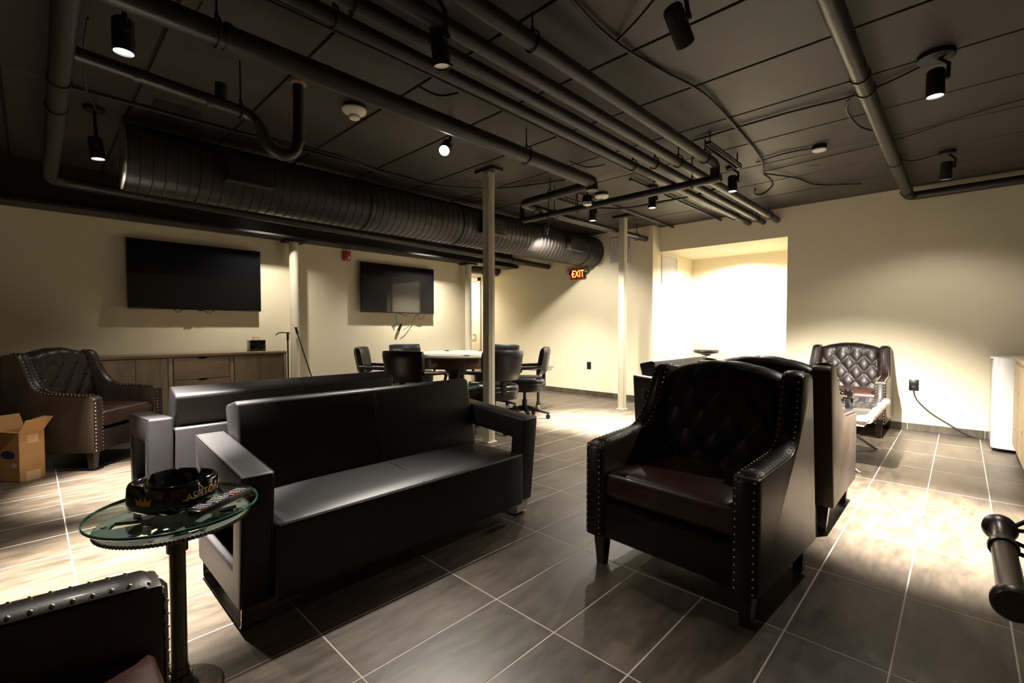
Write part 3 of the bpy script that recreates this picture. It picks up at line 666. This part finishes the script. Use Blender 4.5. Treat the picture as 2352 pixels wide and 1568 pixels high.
# ---------------------------------------------------------------- bench sofas (face +X, origin at rear, low-Y corner)
def make_sofa(label):
    t = thing('sofa', label, 'sofa', (0, 0, 0), 0, 'black leather bench sofas with open arms')
    L, AW = 1.61, .115
    def arm(y0):
        outer = [(.0, .09), (.60, .09), (.655, .60), (.645, .615), (.0, .655)]
        outer = [(.01, .09), (.605, .09), (.655, .600), (-.02, .652)]
        inner = [(.10, .225), (.52, .225), (.545, .478), (.085, .512)]
        bm = bmesh.new(); V = {}
        for nm, pl in (('o', outer), ('i', inner)):
            for k, p in enumerate(pl):
                for s, y in ((0, y0), (1, y0+AW)): V[nm, k, s] = bm.verts.new((p[0], y, p[1]))
        for k in range(4):
            j = (k+1) % 4
            bm.faces.new((V['o',k,0], V['o',j,0], V['i',j,0], V['i',k,0])); bm.faces.new((V['o',k,1], V['i',k,1], V['i',j,1], V['o',j,1]))
            bm.faces.new((V['o',k,0], V['o',k,1], V['o',j,1], V['o',j,0])); bm.faces.new((V['i',k,0], V['i',j,0], V['i',j,1], V['i',k,1]))
        bmesh.ops.recalc_face_normals(bm, faces=bm.faces[:])
        ed = [e for e in bm.edges if e.calc_face_angle() > R(20)]
        bmesh.ops.bevel(bm, geom=ed, offset=.014, segments=3, profile=.5, affect='EDGES')
        a = MB().bm(bm).build('arm', 'black_leather', t, 50)
        mb = MB()
        for yy in (y0+.004, y0+AW-.004): mb.tube(fillet([(-.012, yy, .648), (.65, yy, .597), (.602, yy, .10)], .02), .0028, 6)
        mb.build('piping', 'black_leather', a)
        yc = y0+AW/2; path = fillet([(.03, yc, .092), (.03, yc, .004), (.575, yc, .004), (.585, yc, .092)], .03)
        mb = MB(); vs = []; fs = []
        for i, p in enumerate(path):
            a_ = path[max(i-1, 0)]; b_ = path[min(i+1, len(path)-1)]; tt = (b_-a_).normalized(); nn = Vector((-tt.z, 0, tt.x))
            for (dy, h) in ((-.045, -.003), (.045, -.003), (.045, .003), (-.045, .003)): vs.append(p + Vector((0, dy, 0)) + nn*h)
        n = len(path)
        for i in range(n-1):
            for k in range(4): fs.append((i*4+k, i*4+(k+1) % 4, (i+1)*4+(k+1) % 4, (i+1)*4+k))
        fs += [(0,1,2,3), ((n-1)*4, (n-1)*4+1, (n-1)*4+2, (n-1)*4+3)]
        mb.add(vs, fs).build('sled_foot', 'chrome', t, 40)
    arm(0.); arm(L-AW)
    y0, y1 = AW+.003, L-AW-.003
    MB().box(.004, .14, y0, y1, .095, .585, .016, 3).build('rear_panel', 'black_leather', t)
    # seat with a gently crowned top, seam in the middle
    bm = bmesh.new(); bmesh.ops.create_cube(bm, size=1); bmesh.ops.subdivide_edges(bm, edges=bm.edges[:], cuts=11, use_grid_fill=True)
    for v in bm.verts:
        x, y, z = v.co*2; z0 = .095
        cr = (1-abs(x)**6)*(1-abs(y)**6)
        v.co = (.39+x*.258, (y0+y1)/2+y*(y1-y0)/2, (z0 if z < -.99 else z0+(.395-z0)*(z+1)/2 + .016*cr*(z > .99)))
    ed = [e for e in bm.edges if len(e.link_faces) == 2 and e.calc_face_angle() > R(60)]
    bmesh.ops.bevel(bm, geom=ed, offset=.012, segments=2, profile=.5, affect='EDGES')
    seat = MB().bm(bm).build('seat', 'black_leather', t, 50)
    ym = (y0+y1)/2
    MB().tube([(.25, ym+.02, .409), (.39, ym+.012, .4125), (.52, ym, .408), (.60, ym-.006, .401), (.640, ym-.01, .394)], .0025, 6).build('seam', 'cable', seat)
    mb = MB(); mb.tube([(.648, y0+.01, .386), (.648, y1-.01, .386)], .003, 6); mb.build('piping', 'black_leather', seat)
    sec = [(.235, .39), (.155, .795), (.125, .805), (.0, .775), (-.015, .755), (.085, .40)]
    back = MB().prism(sec, 'y', y0+.005, y1-.005, .022, 3).build('backrest', 'black_leather', t, 50)
    mb = MB()
    for dy in (-.006, .006): mb.tube([(.230, ym+dy, .42), (.160, ym+dy, .775), (.138, ym+dy, .803), (.06, ym+dy, .790), (-.008, ym+dy, .768), (.01, ym+dy, .70)], .0022, 6)
    mb.build('seam', 'cable', back)
    return t
sf = make_sofa('black leather bench sofa in the foreground beside the glass gear table')
sf.location = (-2.49, .512, 0)
copy_tree(sf, (-3.10, 2.03, 0), PI, 'black leather bench sofa facing the televisions, behind the foreground sofa')
copy_tree(sf, (-2.42, 4.33, 0), 0, 'black leather bench sofa beside the coffee table, partly hidden by the near armchair')

# ---------------------------------------------------------------- pipe side tables with gear and glass top
def make_gear_table(label, H=.585, RG=.220):
    t = thing('side_table', label, 'side table', (0, 0, 0), 0, 'glass side tables on pipe stems')
    MB().lathe([(.0001, 0), (.115, 0), (.117, .006), (.112, .012), (.05, .016), (.042, .03), (.034, .034), (.0001, .034)], 36).build('flange_base', 'bronze', t)
    mb = MB(); mb.cyl((0, 0, .034), (0, 0, .062), .034, n=8); mb.cyl((0, 0, .062), (0, 0, .085), .026, n=20); mb.build('union_nut', 'bronze', t)
    MB().cyl((0, 0, .08), (0, 0, H-.11), .0215, n=24).build('stem', 'bronze', t)
    mb = MB(); mb.cyl((0, 0, H-.135), (0, 0, H-.05), .0285, n=24); mb.cyl((0, 0, H-.052), (0, 0, H-.040), .05, n=24); mb.build('collar', 'bronze', t)
    # toothed gear disc with holes
    RT = RG*.90; NT = 120; bm = bmesh.new(); n = NT*2
    def ring(r, z): return [bm.verts.new((r*math.cos(2*PI*i/n), r*math.sin(2*PI*i/n), z)) for i in range(n)]
    z0, z1 = H-.040, H-.030
    rb = [ring(RT*.80, z) for z in (z0, z1)]
    teeth = [[bm.verts.new(((RT if i % 2 else RT-.006)*math.cos(2*PI*i/n), (RT if i % 2 else RT-.006)*math.sin(2*PI*i/n), z)) for i in range(n)] for z in (z0, z1)]
    hub = [ring(RT*.30, z) for z in (z0, z1)]
    for i in range(n):
        j = (i+1) % n
        bm.faces.new((rb[1][i], teeth[1][i], teeth[1][j], rb[1][j])); bm.faces.new((rb[0][i], rb[0][j], teeth[0][j], teeth[0][i])); bm.faces.new((teeth[0][i], teeth[0][j], teeth[1][j], teeth[1][i]))
        spoke = (i % 40) > 13
        if spoke:
            bm.faces.new((hub[1][i], rb[1][i], rb[1][j], hub[1][j])); bm.faces.new((hub[0][i], hub[0][j], rb[0][j], rb[0][i]))
            if ((i-1) % 40) <= 13: bm.faces.new((hub[0][i], rb[0][i], rb[1][i], hub[1][i]))
            if ((i+1) % 40) <= 13: bm.faces.new((hub[0][j], hub[1][j], rb[1][j], rb[0][j]))
        else:
            bm.faces.new((rb[0][i], rb[1][i], rb[1][j], rb[0][j])); bm.faces.new((hub[0][i], hub[0][j], hub[1][j], hub[1][i]))
    bm.faces.new(hub[1]); bm.faces.new(hub[0][::-1])
    g = MB().bm(bm).build('gear', 'gear', t, 20)
    bme = MB().cyl((0, 0, 0), (0, 0, .004), .007, n=8).mesh('bolt', 'steel', 30)
    for k in range(9):
        o = link('bolt', bme, g); a = 2*PI*k/9+.2; o.location = (RT*.88*math.cos(a), RT*.88*math.sin(a), z1)
    MB().lathe([(.0001, H-.0065), (RG-.003, H-.0065), (RG-.003, H+.003), (RG-.006, H+.0055), (.0001, H+.0055)], 96).build('glass_top', 'glass', t, 40)
    MB().lathe([(RG-.0028, H-.0065), (RG, H-.004), (RG, H+.002), (RG-.0028, H+.003), (RG-.0028, H-.0065)], 96).build('glass_edge', 'glass_edge', t, 40, label='polished green glass edge')
    mb = MB()
    for k in range(4):
        a = PI/4+k*PI/2; mb.cyl((RT*.6*math.cos(a), RT*.6*math.sin(a), H-.030), (RT*.6*math.cos(a), RT*.6*math.sin(a), H-.0066), .010, n=12)
    mb.build('bumpers', 'clear', t)
    return t
GT = make_gear_table('foreground glass table with gear rim carrying an ashtray and remote')
GT.location = (-1.728, .302, 0)
copy_tree(GT, (-3.58, 2.93, 0), .6, 'glass side table on a pipe stem behind the foreground sofa arm')
copy_tree(GT, (-4.36, 5.06, 0), 1.2, 'glass side table on a pipe stem at the far right of the poker table')

# ---------------------------------------------------------------- ashtrays and remote
def make_ashtray(label, s=1.):
    t = thing('ashtray', label, 'ashtray', (0, 0, 0), 0, 'black ceramic cigar ashtrays')
    n = 96; RO, Hh = .103*s, .084*s
    def sq(a):
        c, s_ = abs(math.cos(a)), abs(math.sin(a)); return 1/((c**3.2+s_**3.2)**(1/3.2))
    prof = [(.0001, 0.), (.86, 0.), (.94, .04), (1.0, .16), (1.01, .5), (.99, .85), (.955, .97), (.91, 1.0), (.86, .97), (.80, .80), (.70, .35), (.60, .24), (.3, .22), (.0001, .22)]
    vs = []; fs = []; m = len(prof)
    for (r, z) in prof:
        for i in range(n):
            a = 2*PI*i/n; k = sq(a); zz = z*Hh
            # notches for cigars in the middle of each side
            d = min(abs(((a - q*PI/2 + PI) % (2*PI)) - PI) for q in range(4))
            if z > .6 and r > .75: zz -= Hh*.24*math.exp(-(d/.085)**4)*(z-.45)/.55
            vs.append((r*RO*k*math.cos(a), r*RO*k*math.sin(a), zz))
    for k in range(m-1):
        for i in range(n): fs.append((k*n+i, k*n+(i+1) % n, (k+1)*n+(i+1) % n, (k+1)*n+i))
    MB().add(vs, fs).build('bowl', 'ashtray', t, 50)
    def wrap(me, ang, zc):
        # bend flat lettering around the rounded wall
        for v in me.vertices:
            u, z = v.co.x, v.co.y; c = Vector((math.cos(ang), math.sin(ang))); tn = Vector((-c.y, c.x))
            a = ang + math.atan2(u, RO)
            for _ in range(6):
                p = Vector((math.cos(a), math.sin(a)))*RO*1.012*sq(a); e = u - p.dot(tn); a += e/RO*.8
            p = Vector((math.cos(a), math.sin(a)))*(RO*1.012*sq(a)+.0006+v.co.z*.2)
            v.co = (p.x, p.y, zc+z)
    for q in range(4):
        ang = q*PI/2
        if q % 2:
            me = text_mesh('ASHTON', .030*s, .001); me.materials.append(M['gold']); wrap(me, ang, Hh*.52); link('gold_lettering', me, t)
        else:
            bm = bmesh.new(); pts = [(-.022,-.008),(-.028,.014),(-.014,.002),(-.009,.018),(0,.004),(.009,.018),(.014,.002),(.028,.014),(.022,-.008),(0,-.011)]
            c0 = bm.verts.new((0, -.004, .001)); vv = [bm.verts.new((x*s, z*s, .001)) for x, z in pts]
            for i in range(len(vv)): bm.faces.new((c0, vv[i], vv[(i+1) % len(vv)]))
            me = bpy.data.meshes.new('gold_crown'); bm.to_mesh(me); bm.free(); me.materials.append(M['gold']); wrap(me, ang, Hh*.48); link('gold_crown', me, t)
    return t
TZ = .585 + .0057
a1 = make_ashtray('large black ceramic ashtray with gold lettering on the foreground glass table')
a1.location = (-1.748, .302, TZ); a1.rotation_euler = (0, 0, R(125))
copy_tree(a1, (-.80, 5.27, .4705), R(0), 'black ceramic ashtray with gold lettering on the coffee table')
t = thing('remote_control', 'black remote control lying on the glass table beside the ashtray', 'remote', (-1.636, .402, TZ), R(124))
body = MB().box(-.105, .105, -.022, .022, 0, .020, .005, 2).build('body', 'bezel', t)
bme = MB().box(-.0035, .0035, -.0035, .0035, 0, .0025, .001, 1)
me1, me2 = bme.mesh('button', 'btn', 40), bme.mesh('button', 'btn_w', 40)
bo = MB().box(-.0045, .0045, -.004, .004, 0, .003, .001, 1)
for i in range(14):
    for j in range(4):
        x, y = -.088+i*.0128, -.0145+j*.0097
        m_ = me2 if 6 <= i <= 7 and j in (1, 2) else me1
        if i == 0 and j == 0: m_ = bo.mesh('button', 'btn_red', 40)
        if i == 10: m_ = bo.mesh('button', ('btn_red', 'btn_red', 'btn_or', 'btn_blue')[j], 40)
        if i in (3, 8) and j in (0, 3): continue
        o = link('button', m_, body); o.location = (x, y, .020)

# ---------------------------------------------------------------- sideboard
def sideboard():
    x0, x1, y0, y1, h = 0., .41, 0., 1.79, .855
    t = thing('sideboard', 'weathered wooden sideboard under the left television', 'sideboard', (-6.465, .43, 0))
    mb = MB(); mb.box(x0, x1, y0, y1, h-.035, h, .003); mb.build('top', 'wood_h', t)
    for (ya, yb, xe, za) in ((y0, y0+.035, x1, 0), (y1-.035, y1, x1, 0), (.585, .625, x1-.01, .06), (1.165, 1.205, x1-.01, .06)):
        MB().box(x0, xe, ya, yb, za, h-.035, .002).build('upright', 'wood', t)
    mb = MB(); mb.box(x0, x1-.02, y0+.035, y1-.035, .06, .09); mb.box(x0, x0+.012, y0+.035, y1-.035, .09, h-.035); mb.build('carcass', 'knot', t, 0)
    def notch_panel(name, ya, yb, za, zb, side, m):
        # panel with a half-round finger cut-out on one edge
        pts = []; c = .05; d = .016
        def arc(cx, cy, dx, dy, sx, sy):
            return [(cx + dx*c*math.cos(PI*k/8) + sx*d*math.sin(PI*k/8), cy + dy*c*math.cos(PI*k/8) + sy*d*math.sin(PI*k/8)) for k in range(9)]
        ym, zm = (ya+yb)/2, (za+zb)/2
        pts = [(ya, za)]; pts.append((yb, za))
        if side == 'r': pts += arc(yb, zm, 0, -1, -1, 0)
        pts.append((yb, zb))
        if side == 't': pts += arc(ym, zb, 1, 0, 0, -1)
        pts.append((ya, zb))
        if side == 'l': pts += arc(ya, zm, 0, 1, 1, 0)
        MB().prism(pts, 'x', x1-.022, x1-.004).build(name, m, t, 20)
    zb = h-.042
    notch_panel('door', .041, .309, .095, zb, 'r', 'wood'); notch_panel('door', .313, .578, .095, zb, 'l', 'wood')
    notch_panel('drawer', .632, 1.158, .58, zb, 't', 'wood_h'); notch_panel('drawer', .632, 1.158, .34, .574, 't', 'wood_h'); notch_panel('drawer', .632, 1.158, .095, .334, 't', 'wood_h')
    notch_panel('door', 1.212, 1.479, .095, zb, 'r', 'wood'); notch_panel('door', 1.483, 1.748, .095, zb, 'l', 'wood')
sideboard()
t = thing('black_caddy', 'small black lacquered box with gold stand on the sideboard', 'box', (-6.24, 1.93, .855))
MB().box(-.07, .07, -.088, .088, 0, .135, .006).build('box_body', 'ashtray', t)
mb = MB(); mb.tube(fillet([(-.03, -.03, .135), (-.03, -.03, .175), (-.03, .0, .160), (-.03, .03, .175), (-.03, .03, .135)], .004), .003, 6); mb.tube([(.02, -.03, .135), (.02, -.03, .17)], .003, 6); mb.tube([(.02, .03, .135), (.02, .03, .17)], .003, 6); mb.build('gold_stand', 'gold', t)
# sticks leaning at the column
t = thing('lamp_pole', 'thin dark pole with cream tip leaning against the round column', 'pole', (-6.0, 2.66, 0))
MB().tube([(0, 0, 0), (-.22, -.24, 1.06)], .009, 8).build('shaft', 'bronze', t); MB().tube([(-.22, -.24, 1.06), (-.235, -.256, 1.15)], .016, 10).build('grip', 'dark_wood', t); MB().tube([(-.235, -.256, 1.15), (-.241, -.262, 1.19)], .019, 10).build('cream_tip', 'cream', t)
t = thing('cane_stand', 'upright thin black rod with a curved hook arm beside the column', 'stand', (-6.16, 2.275, 0))
MB().cyl((0, 0, .02), (0, 0, 1.02), .009, n=10).build('rod', 'black', t); MB().tube(spline([(0, .03, 1.075), (0, -.03, 1.08), (0, -.10, 1.078), (0, -.145, 1.05)], 6), .007, 8).build('hook_arm', 'black', t); MB().cyl((0, 0, .98), (0, 0, 1.085), .015, n=10).build('clamp', 'black', t); MB().lathe([(.0001, 0), (.045, 0), (.045, .012), (.02, .02), (.0001, .02)], 20).build('foot', 'black', t)

# ---------------------------------------------------------------- carton
t = thing('carton', 'open cardboard carton on the floor at the left edge', 'carton', (-5.035, .061, 0), R(32))
bx, by, bh = .20, .16, .37
mb = MB(); th = .005
mb.box(-bx, 0, -by, 0, 0, th); mb.box(-bx, -bx+th, -by, 0, 0, bh); mb.box(-th, 0, -by, 0, 0, bh); mb.box(-bx, 0, -by, -by+th, 0, bh); mb.box(-bx, 0, -th, 0, 0, bh); mb.build('box_body', 'card', t, 0)
def flap(p0, p1, out, m='card'):
    p0, p1, out = Vector(p0), Vector(p1), Vector(out); nn = (p1-p0).cross(out).normalized()*.003
    k = (p1-p0)*.08
    q = [p0, p1, p1+out-k, p0+out+k]
    MB().add([v for v in q] + [v+nn for v in q], [(0,1,2,3),(4,5,6,7),(0,1,5,4),(1,2,6,5),(2,3,7,6),(3,0,4,7)]).build('flap', m, t, 0)
flap((0, -by, bh), (0, 0, bh), (.05, 0, .09)); flap((-bx, -by, bh), (-bx, 0, bh), (-.03, 0, .11)); flap((-bx, 0, bh), (0, 0, bh), (0, .07, .08)); flap((-bx, -by, bh), (0, -by, bh), (0, -.10, .03))
MB().box(.0, .0012, -.11, -.04, bh-.09, bh-.03).build('tape_patch', 'card2', t, 0); MB().box(.0, .0012, -.12, -.03, .0, .07).build('tape_patch', 'card2', t, 0)
bm = bmesh.new(); vv = [bm.verts.new((-.11+.07*math.cos(2*PI*k/32), -by-.001, .20+.030*math.sin(2*PI*k/32))) for k in range(32)]; bm.faces.new(vv); MB().bm(bm).build('blue_logo', 'blue', t, 0)
MB().box(-.07, -.03, -by-.0012, -by, .11, .14).build('paper_label', 'paper', t, 0)
# ---------------------------------------------------------------- poker table and swivel chairs
PC = Vector((-4.65, 3.78, 0))
t = thing('poker_table', 'round poker table with pale playing surface and wooden apron', 'table', PC)
def octo(a): return 1.0
MB().lathe([(.0001, .795), (.58, .795), (.58, .806), (.0001, .806)], 64).build('playing_surface', 'felt', t)
MB().lathe([(.575, .79), (.60, .782), (.675, .785), (.69, .80), (.675, .818), (.62, .822), (.59, .815), (.575, .80), (.575, .79)], 64).build('padded_rail', 'felt', t)
MB().lathe([(.60, .66), (.63, .66), (.645, .785), (.60, .785), (.60, .66)], 64).build('apron', 'mahogany', t)
bme = None
for k in range(8):
    a = 2*PI*k/8+.3; o = MB().lathe([(.028, .818), (.042, .818), (.042, .824), (.028, .824), (.028, .818)], 16).build('cup_holder', 'bezel', t); o.location = (.632*math.cos(a), .632*math.sin(a), 0)
MB().lathe([(.0001, .05), (.16, .05), (.10, .12), (.075, .3), (.10, .55), (.22, .70), (.22, .795), (.0001, .795)], 32).build('pedestal', 'dark_wood', t)
for k in range(4):
    a = PI/4+k*PI/2
    mb = MB(); mb.prism([(.06, .05), (.40, .0), (.46, .0), (.46, .045), (.36, .06), (.08, .20)], 'y', -.04, .04, .006, mx=Matrix.Rotation(a, 4, 'Z')); mb.build('foot', 'dark_wood', t)
def make_swivel(label):
    """faces -Y, origin on the floor under the seat centre"""
    t = thing('swivel_chair', label, 'swivel chair', (0, 0, 0), 0, 'black padded swivel armchairs around the poker table')
    def sq(a):
        c, s_ = abs(math.cos(a)), abs(math.sin(a)); return 1/((c**4+s_**4)**.25)
    seat = MB().lathe([(.0001, .36), (.235, .36), (.25, .375), (.25, .45), (.255, .47), (.25, .505), (.225, .525), (.12, .538), (.0001, .54)], 40, sq=sq).build('seat', 'chair_leather', t, 50)
    MB().tube([(.251*sq(2*PI*k/40)*math.cos(2*PI*k/40), .251*sq(2*PI*k/40)*math.sin(2*PI*k/40), .455) for k in range(41)], .005, 6, False).build('piping', 'chair_leather', seat)
    # curved padded back
    NX, NZ = 20, 12; vs = []; fs = []; bm = bmesh.new(); bmesh.ops.create_cube(bm, size=1); bmesh.ops.subdivide_edges(bm, edges=bm.edges[:], cuts=9, use_grid_fill=True)
    for v in bm.verts:
        x, y, z = v.co*2; wv = .225+.025*(z+1)/2
        th = .045*(1-.55*abs(z)**8)*(1-.4*abs(x)**8)
        yy = .235 + .035*(z+1)/2*1.6 - .055*(x*x) + y*th
        v.co = (x*wv*(1-.03*abs(z)**6), yy, .735+z*.165*(1-.04*abs(x)**6))
    bmesh.ops.recalc_face_normals(bm, faces=bm.faces[:])
    back = MB().bm(bm).build('backrest', 'chair_leather', t, 50)
    MB().box(-.03, .03, .22, .262, .42, .62, .006).build('back_strut', 'black', t)
    for s in (-1, 1):
        p = spline([(s*.235, .215, .665), (s*.275, .05, .655), (s*.285, -.12, .645), (s*.275, -.19, .615), (s*.262, -.17, .53), (s*.235, -.14, .43)], 6)
        MB().tube(p, .019, 10, rs=[.021 if k < len(p)*.6 else .017 for k in range(len(p))]).build('arm', 'dark_wood', t, 60)
    mb = MB(); mb.cyl((0, 0, .20), (0, 0, .36), .02, n=14); mb.cyl((0, 0, .12), (0, 0, .24), .032, n=16); mb.box(-.10, .10, -.10, .10, .34, .362, .004); mb.build('gas_column', 'black', t)
    mb = MB(); mb.tube([(.08, 0, .335), (.20, .02, .33), (.24, .03, .325)], .005, 6); mb.build('lever', 'black', t)
    for k in range(5):
        a = 2*PI*k/5+.3; mx = Matrix.Rotation(a, 4, 'Z')
        leg = MB().prism([(.015, .10), (.015, .165), (.06, .16), (.20, .115), (.31, .085), (.315, .065), (.29, .062), (.18, .085)], 'y', -.021, .021, .006, mx=mx).build('base_leg', 'black', t)
        c = mx @ Vector((.295, 0, .028)); tn = mx @ Vector((0, 1, 0))
        mb = MB(); mb.cyl(c - tn*.022, c - tn*.006, .028, n=14); mb.cyl(c + tn*.006, c + tn*.022, .028, n=14); mb.cyl(c, c + Vector((0, 0, .045)), .008, n=8); mb.build('caster', 'rubber', leg)
    return t
ca, sa = math.cos(R(43.99)), math.sin(R(43.99))
def camspace(r, f): return Vector((r*ca - f*sa, r*sa + f*ca, 0))
chairs = [((-.34, -.86), 'black swivel chair seen from behind, left of the nearer post'), ((.50, -.79), 'black swivel chair seen from behind, cut by the nearer post'), ((-.93, -.08), 'black swivel chair at the left end of the poker table'),
          ((.88, -.10), 'black swivel chair at the right end of the poker table by the exit wall'), ((-.72, .80), 'black swivel chair on the far left side of the poker table'), ((.48, .66), 'black swivel chair on the far right side of the poker table')]
sw = None
for (o_, lab) in chairs:
    p = PC + camspace(*o_); d = PC - p; rz = math.atan2(d.y, d.x) + PI/2
    if sw is None:
        sw = make_swivel(lab); sw.location = p; sw.rotation_euler = (0, 0, rz)
    else: copy_tree(sw, p, rz, lab)

# ---------------------------------------------------------------- coffee table
t = thing('coffee_table', 'low pewter topped coffee table with film wrapped edges and crossed legs', 'coffee table', (-.87, 4.96, 0))
tw, tl, tz = .385, .60, .47
MB().box(-tw, tw, -tl, tl, tz-.035, tz, .012, 3).build('top', 'metal_top', t)
MB().box(-tw+.03, tw-.03, -tl+.03, tl-.03, tz-.085, tz-.035, .004).build('apron', 'white', t)
def film(p0, p1, r):
    p0, p1 = Vector(p0), Vector(p1); n = 30; pts = [p0.lerp(p1, k/n) for k in range(n+1)]
    pts = [p + Vector((.006*noise.noise(p*23), .006*noise.noise(p*19+Vector((3,1,2))), .008*noise.noise(p*27))) for p in pts]
    MB().tube(pts, r, 12, rs=[r*(1+.28*noise.noise(Vector((k*.9, p0.x*7, p0.y*3)))) for k in range(n+1)]).build('film_wrap', 'film', t, 80)
film((tw-.005, -tl, tz-.02), (tw-.005, tl, tz-.02), .030); film((-tw, -tl+.005, tz-.02), (tw, -tl+.005, tz-.02), .024)
for s in (-1, 1):
    y = s*(tl-.12)
    for q in (-1, 1):
        MB().tube([(q*(tw-.06), y+q*.014, .008), (-q*(tw-.14), y+q*.014, tz-.085)], .012, 8).build('crossed_leg', 'steel', t)
t = thing('glass_tumbler', 'small dark glass on the coffee table behind the armchair', 'glass', (-.66, 4.72, .4705))
MB().lathe([(.0001, 0), (.028, 0), (.033, .08), (.030, .08), (.026, .008), (.0001, .008)], 20).build('glass_body', 'ashtray', t)

# ---------------------------------------------------------------- bar stool in the alcove
t = thing('bar_stool', 'black round bar stool standing in the bright alcove', 'stool', (-2.78, 7.12, 0))
MB().lathe([(.0001, .745), (.10, .745), (.17, .765), (.185, .785), (.175, .81), (.12, .818), (.0001, .82)], 36).build('seat', 'chair_leather', t)
MB().lathe([(.0001, .72), (.055, .72), (.075, .745), (.0001, .745)], 20).build('seat_plate', 'black', t)
MB().cyl((0, 0, .02), (0, 0, .72), .025, n=16).build('column', 'chrome', t)
MB().lathe([(.0001, 0), (.20, 0), (.20, .012), (.05, .03), (.0001, .03)], 32).build('base', 'chrome', t)
MB().tube([(.15*math.cos(2*PI*k/24), .15*math.sin(2*PI*k/24), .28) for k in range(25)], .009, 8, False).build('foot_ring', 'chrome', t)

# ---------------------------------------------------------------- fridge and pine cabinet
t = thing('mini_fridge', 'white mini fridge against the far wall beside the pine cabinet', 'fridge', (.20, 6.12, 0))
MB().box(0.02, .48, .07, .62, .03, .855, .006).build('body', 'white', t)
d = MB().prism([(.02, .06), (.02, .03), (.06, .004), (.25, -.012), (.44, .004), (.48, .03), (.48, .06)], 'z', .035, .86, .004).build('door', 'white', t, 50)
MB().box(.016, .02, .058, .07, .04, .85).build('door_gasket', 'cream', t); MB().box(.03, .47, .08, .61, 0, .03).build('plinth', 'rubber', t); MB().box(.0, .50, .03, .64, .855, .868, .004).build('top', 'white', t)
t = thing('pine_cabinet', 'knotty pine cabinet at the right edge of the picture', 'cabinet', (.345, 4.86, 0))
MB().box(.01, .47, .01, 1.20, .08, .85, .003).build('carcass', 'pine', t); MB().box(0, .48, 0, 1.21, .85, .885, .004).build('top', 'pine', t)
mb = MB(); mb.box(.03, .45, .03, 1.18, 0, .08); mb.build('plinth', 'black', t)
for k in range(3): MB().box(0.0, .012, .03+k*.385, .40+k*.385, .11, .83, .003).build('door', 'pine', t)
for (yy, zz, r) in ((1.05, .74, .013), (1.06, .60, .009), (1.10, .45, .008), (.7, .6, .012), (.3, .35, .014), (.9, .28, .01)):
    MB().cyl((-.0008, yy, zz), (.002, yy, zz), r, n=12).build('knot', 'knot', t)

# ---------------------------------------------------------------- industrial roller at the right edge
t = thing('pipe_footrest_table', 'dark metal roller with flared ends and thin rods at the right edge', 'table', (.30, 1.95, 0))
hx, z = -.195, .47
mx = Matrix.Translation((hx, -.33, z)) @ Matrix.Rotation(-PI/2, 4, 'X')
MB().lathe([(.0001, 0), (.036, 0), (.043, .012), (.043, .03), (.032, .045), (.028, .06), (.028, .40), (.034, .405), (.036, .42), (.034, .435), (.028, .44), (.028, .57), (.036, .58), (.044, .60), (.042, .625), (.030, .635), (.0001, .635)], 32, mx=mx).build('roller', 'roller', t, 40, label='dark turned metal roller')
mb = MB()
for p in ((.55, .55, .80), (.62, .62, .50), (.58, .40, .22), (.6, .30, .40)): pass
for (a, b) in (((hx+.02, .29, z), (.30, .62, .80)), ((hx+.02, .28, z), (.34, .60, .46)), ((hx+.02, .24, z-.02), (.34, .50, .20)), ((hx+.02, .10, z-.01), (.34, .30, .30))):
    MB().tube([a, b], .0065, 8).build('rod', 'black', t)
mb = MB(); mb.box(.32, .36, -.40, .66, .0, .04); mb.box(.32, .36, .60, .66, .04, .86); mb.box(.32, .36, -.40, -.34, .04, .86); mb.build('end_frame', 'black', t)
MB().tube([(hx+.02, -.25, z), (.34, -.36, z)], .012, 8).build('cross_bar', 'black', t)
MB().box(.02, .05, .12, .16, .30, .36, .002).build('orange_tag', 'orange', t)
MB().box(.20, .62, -.42, .70, .86, .89, .004).build('top', 'dark_wood', t)
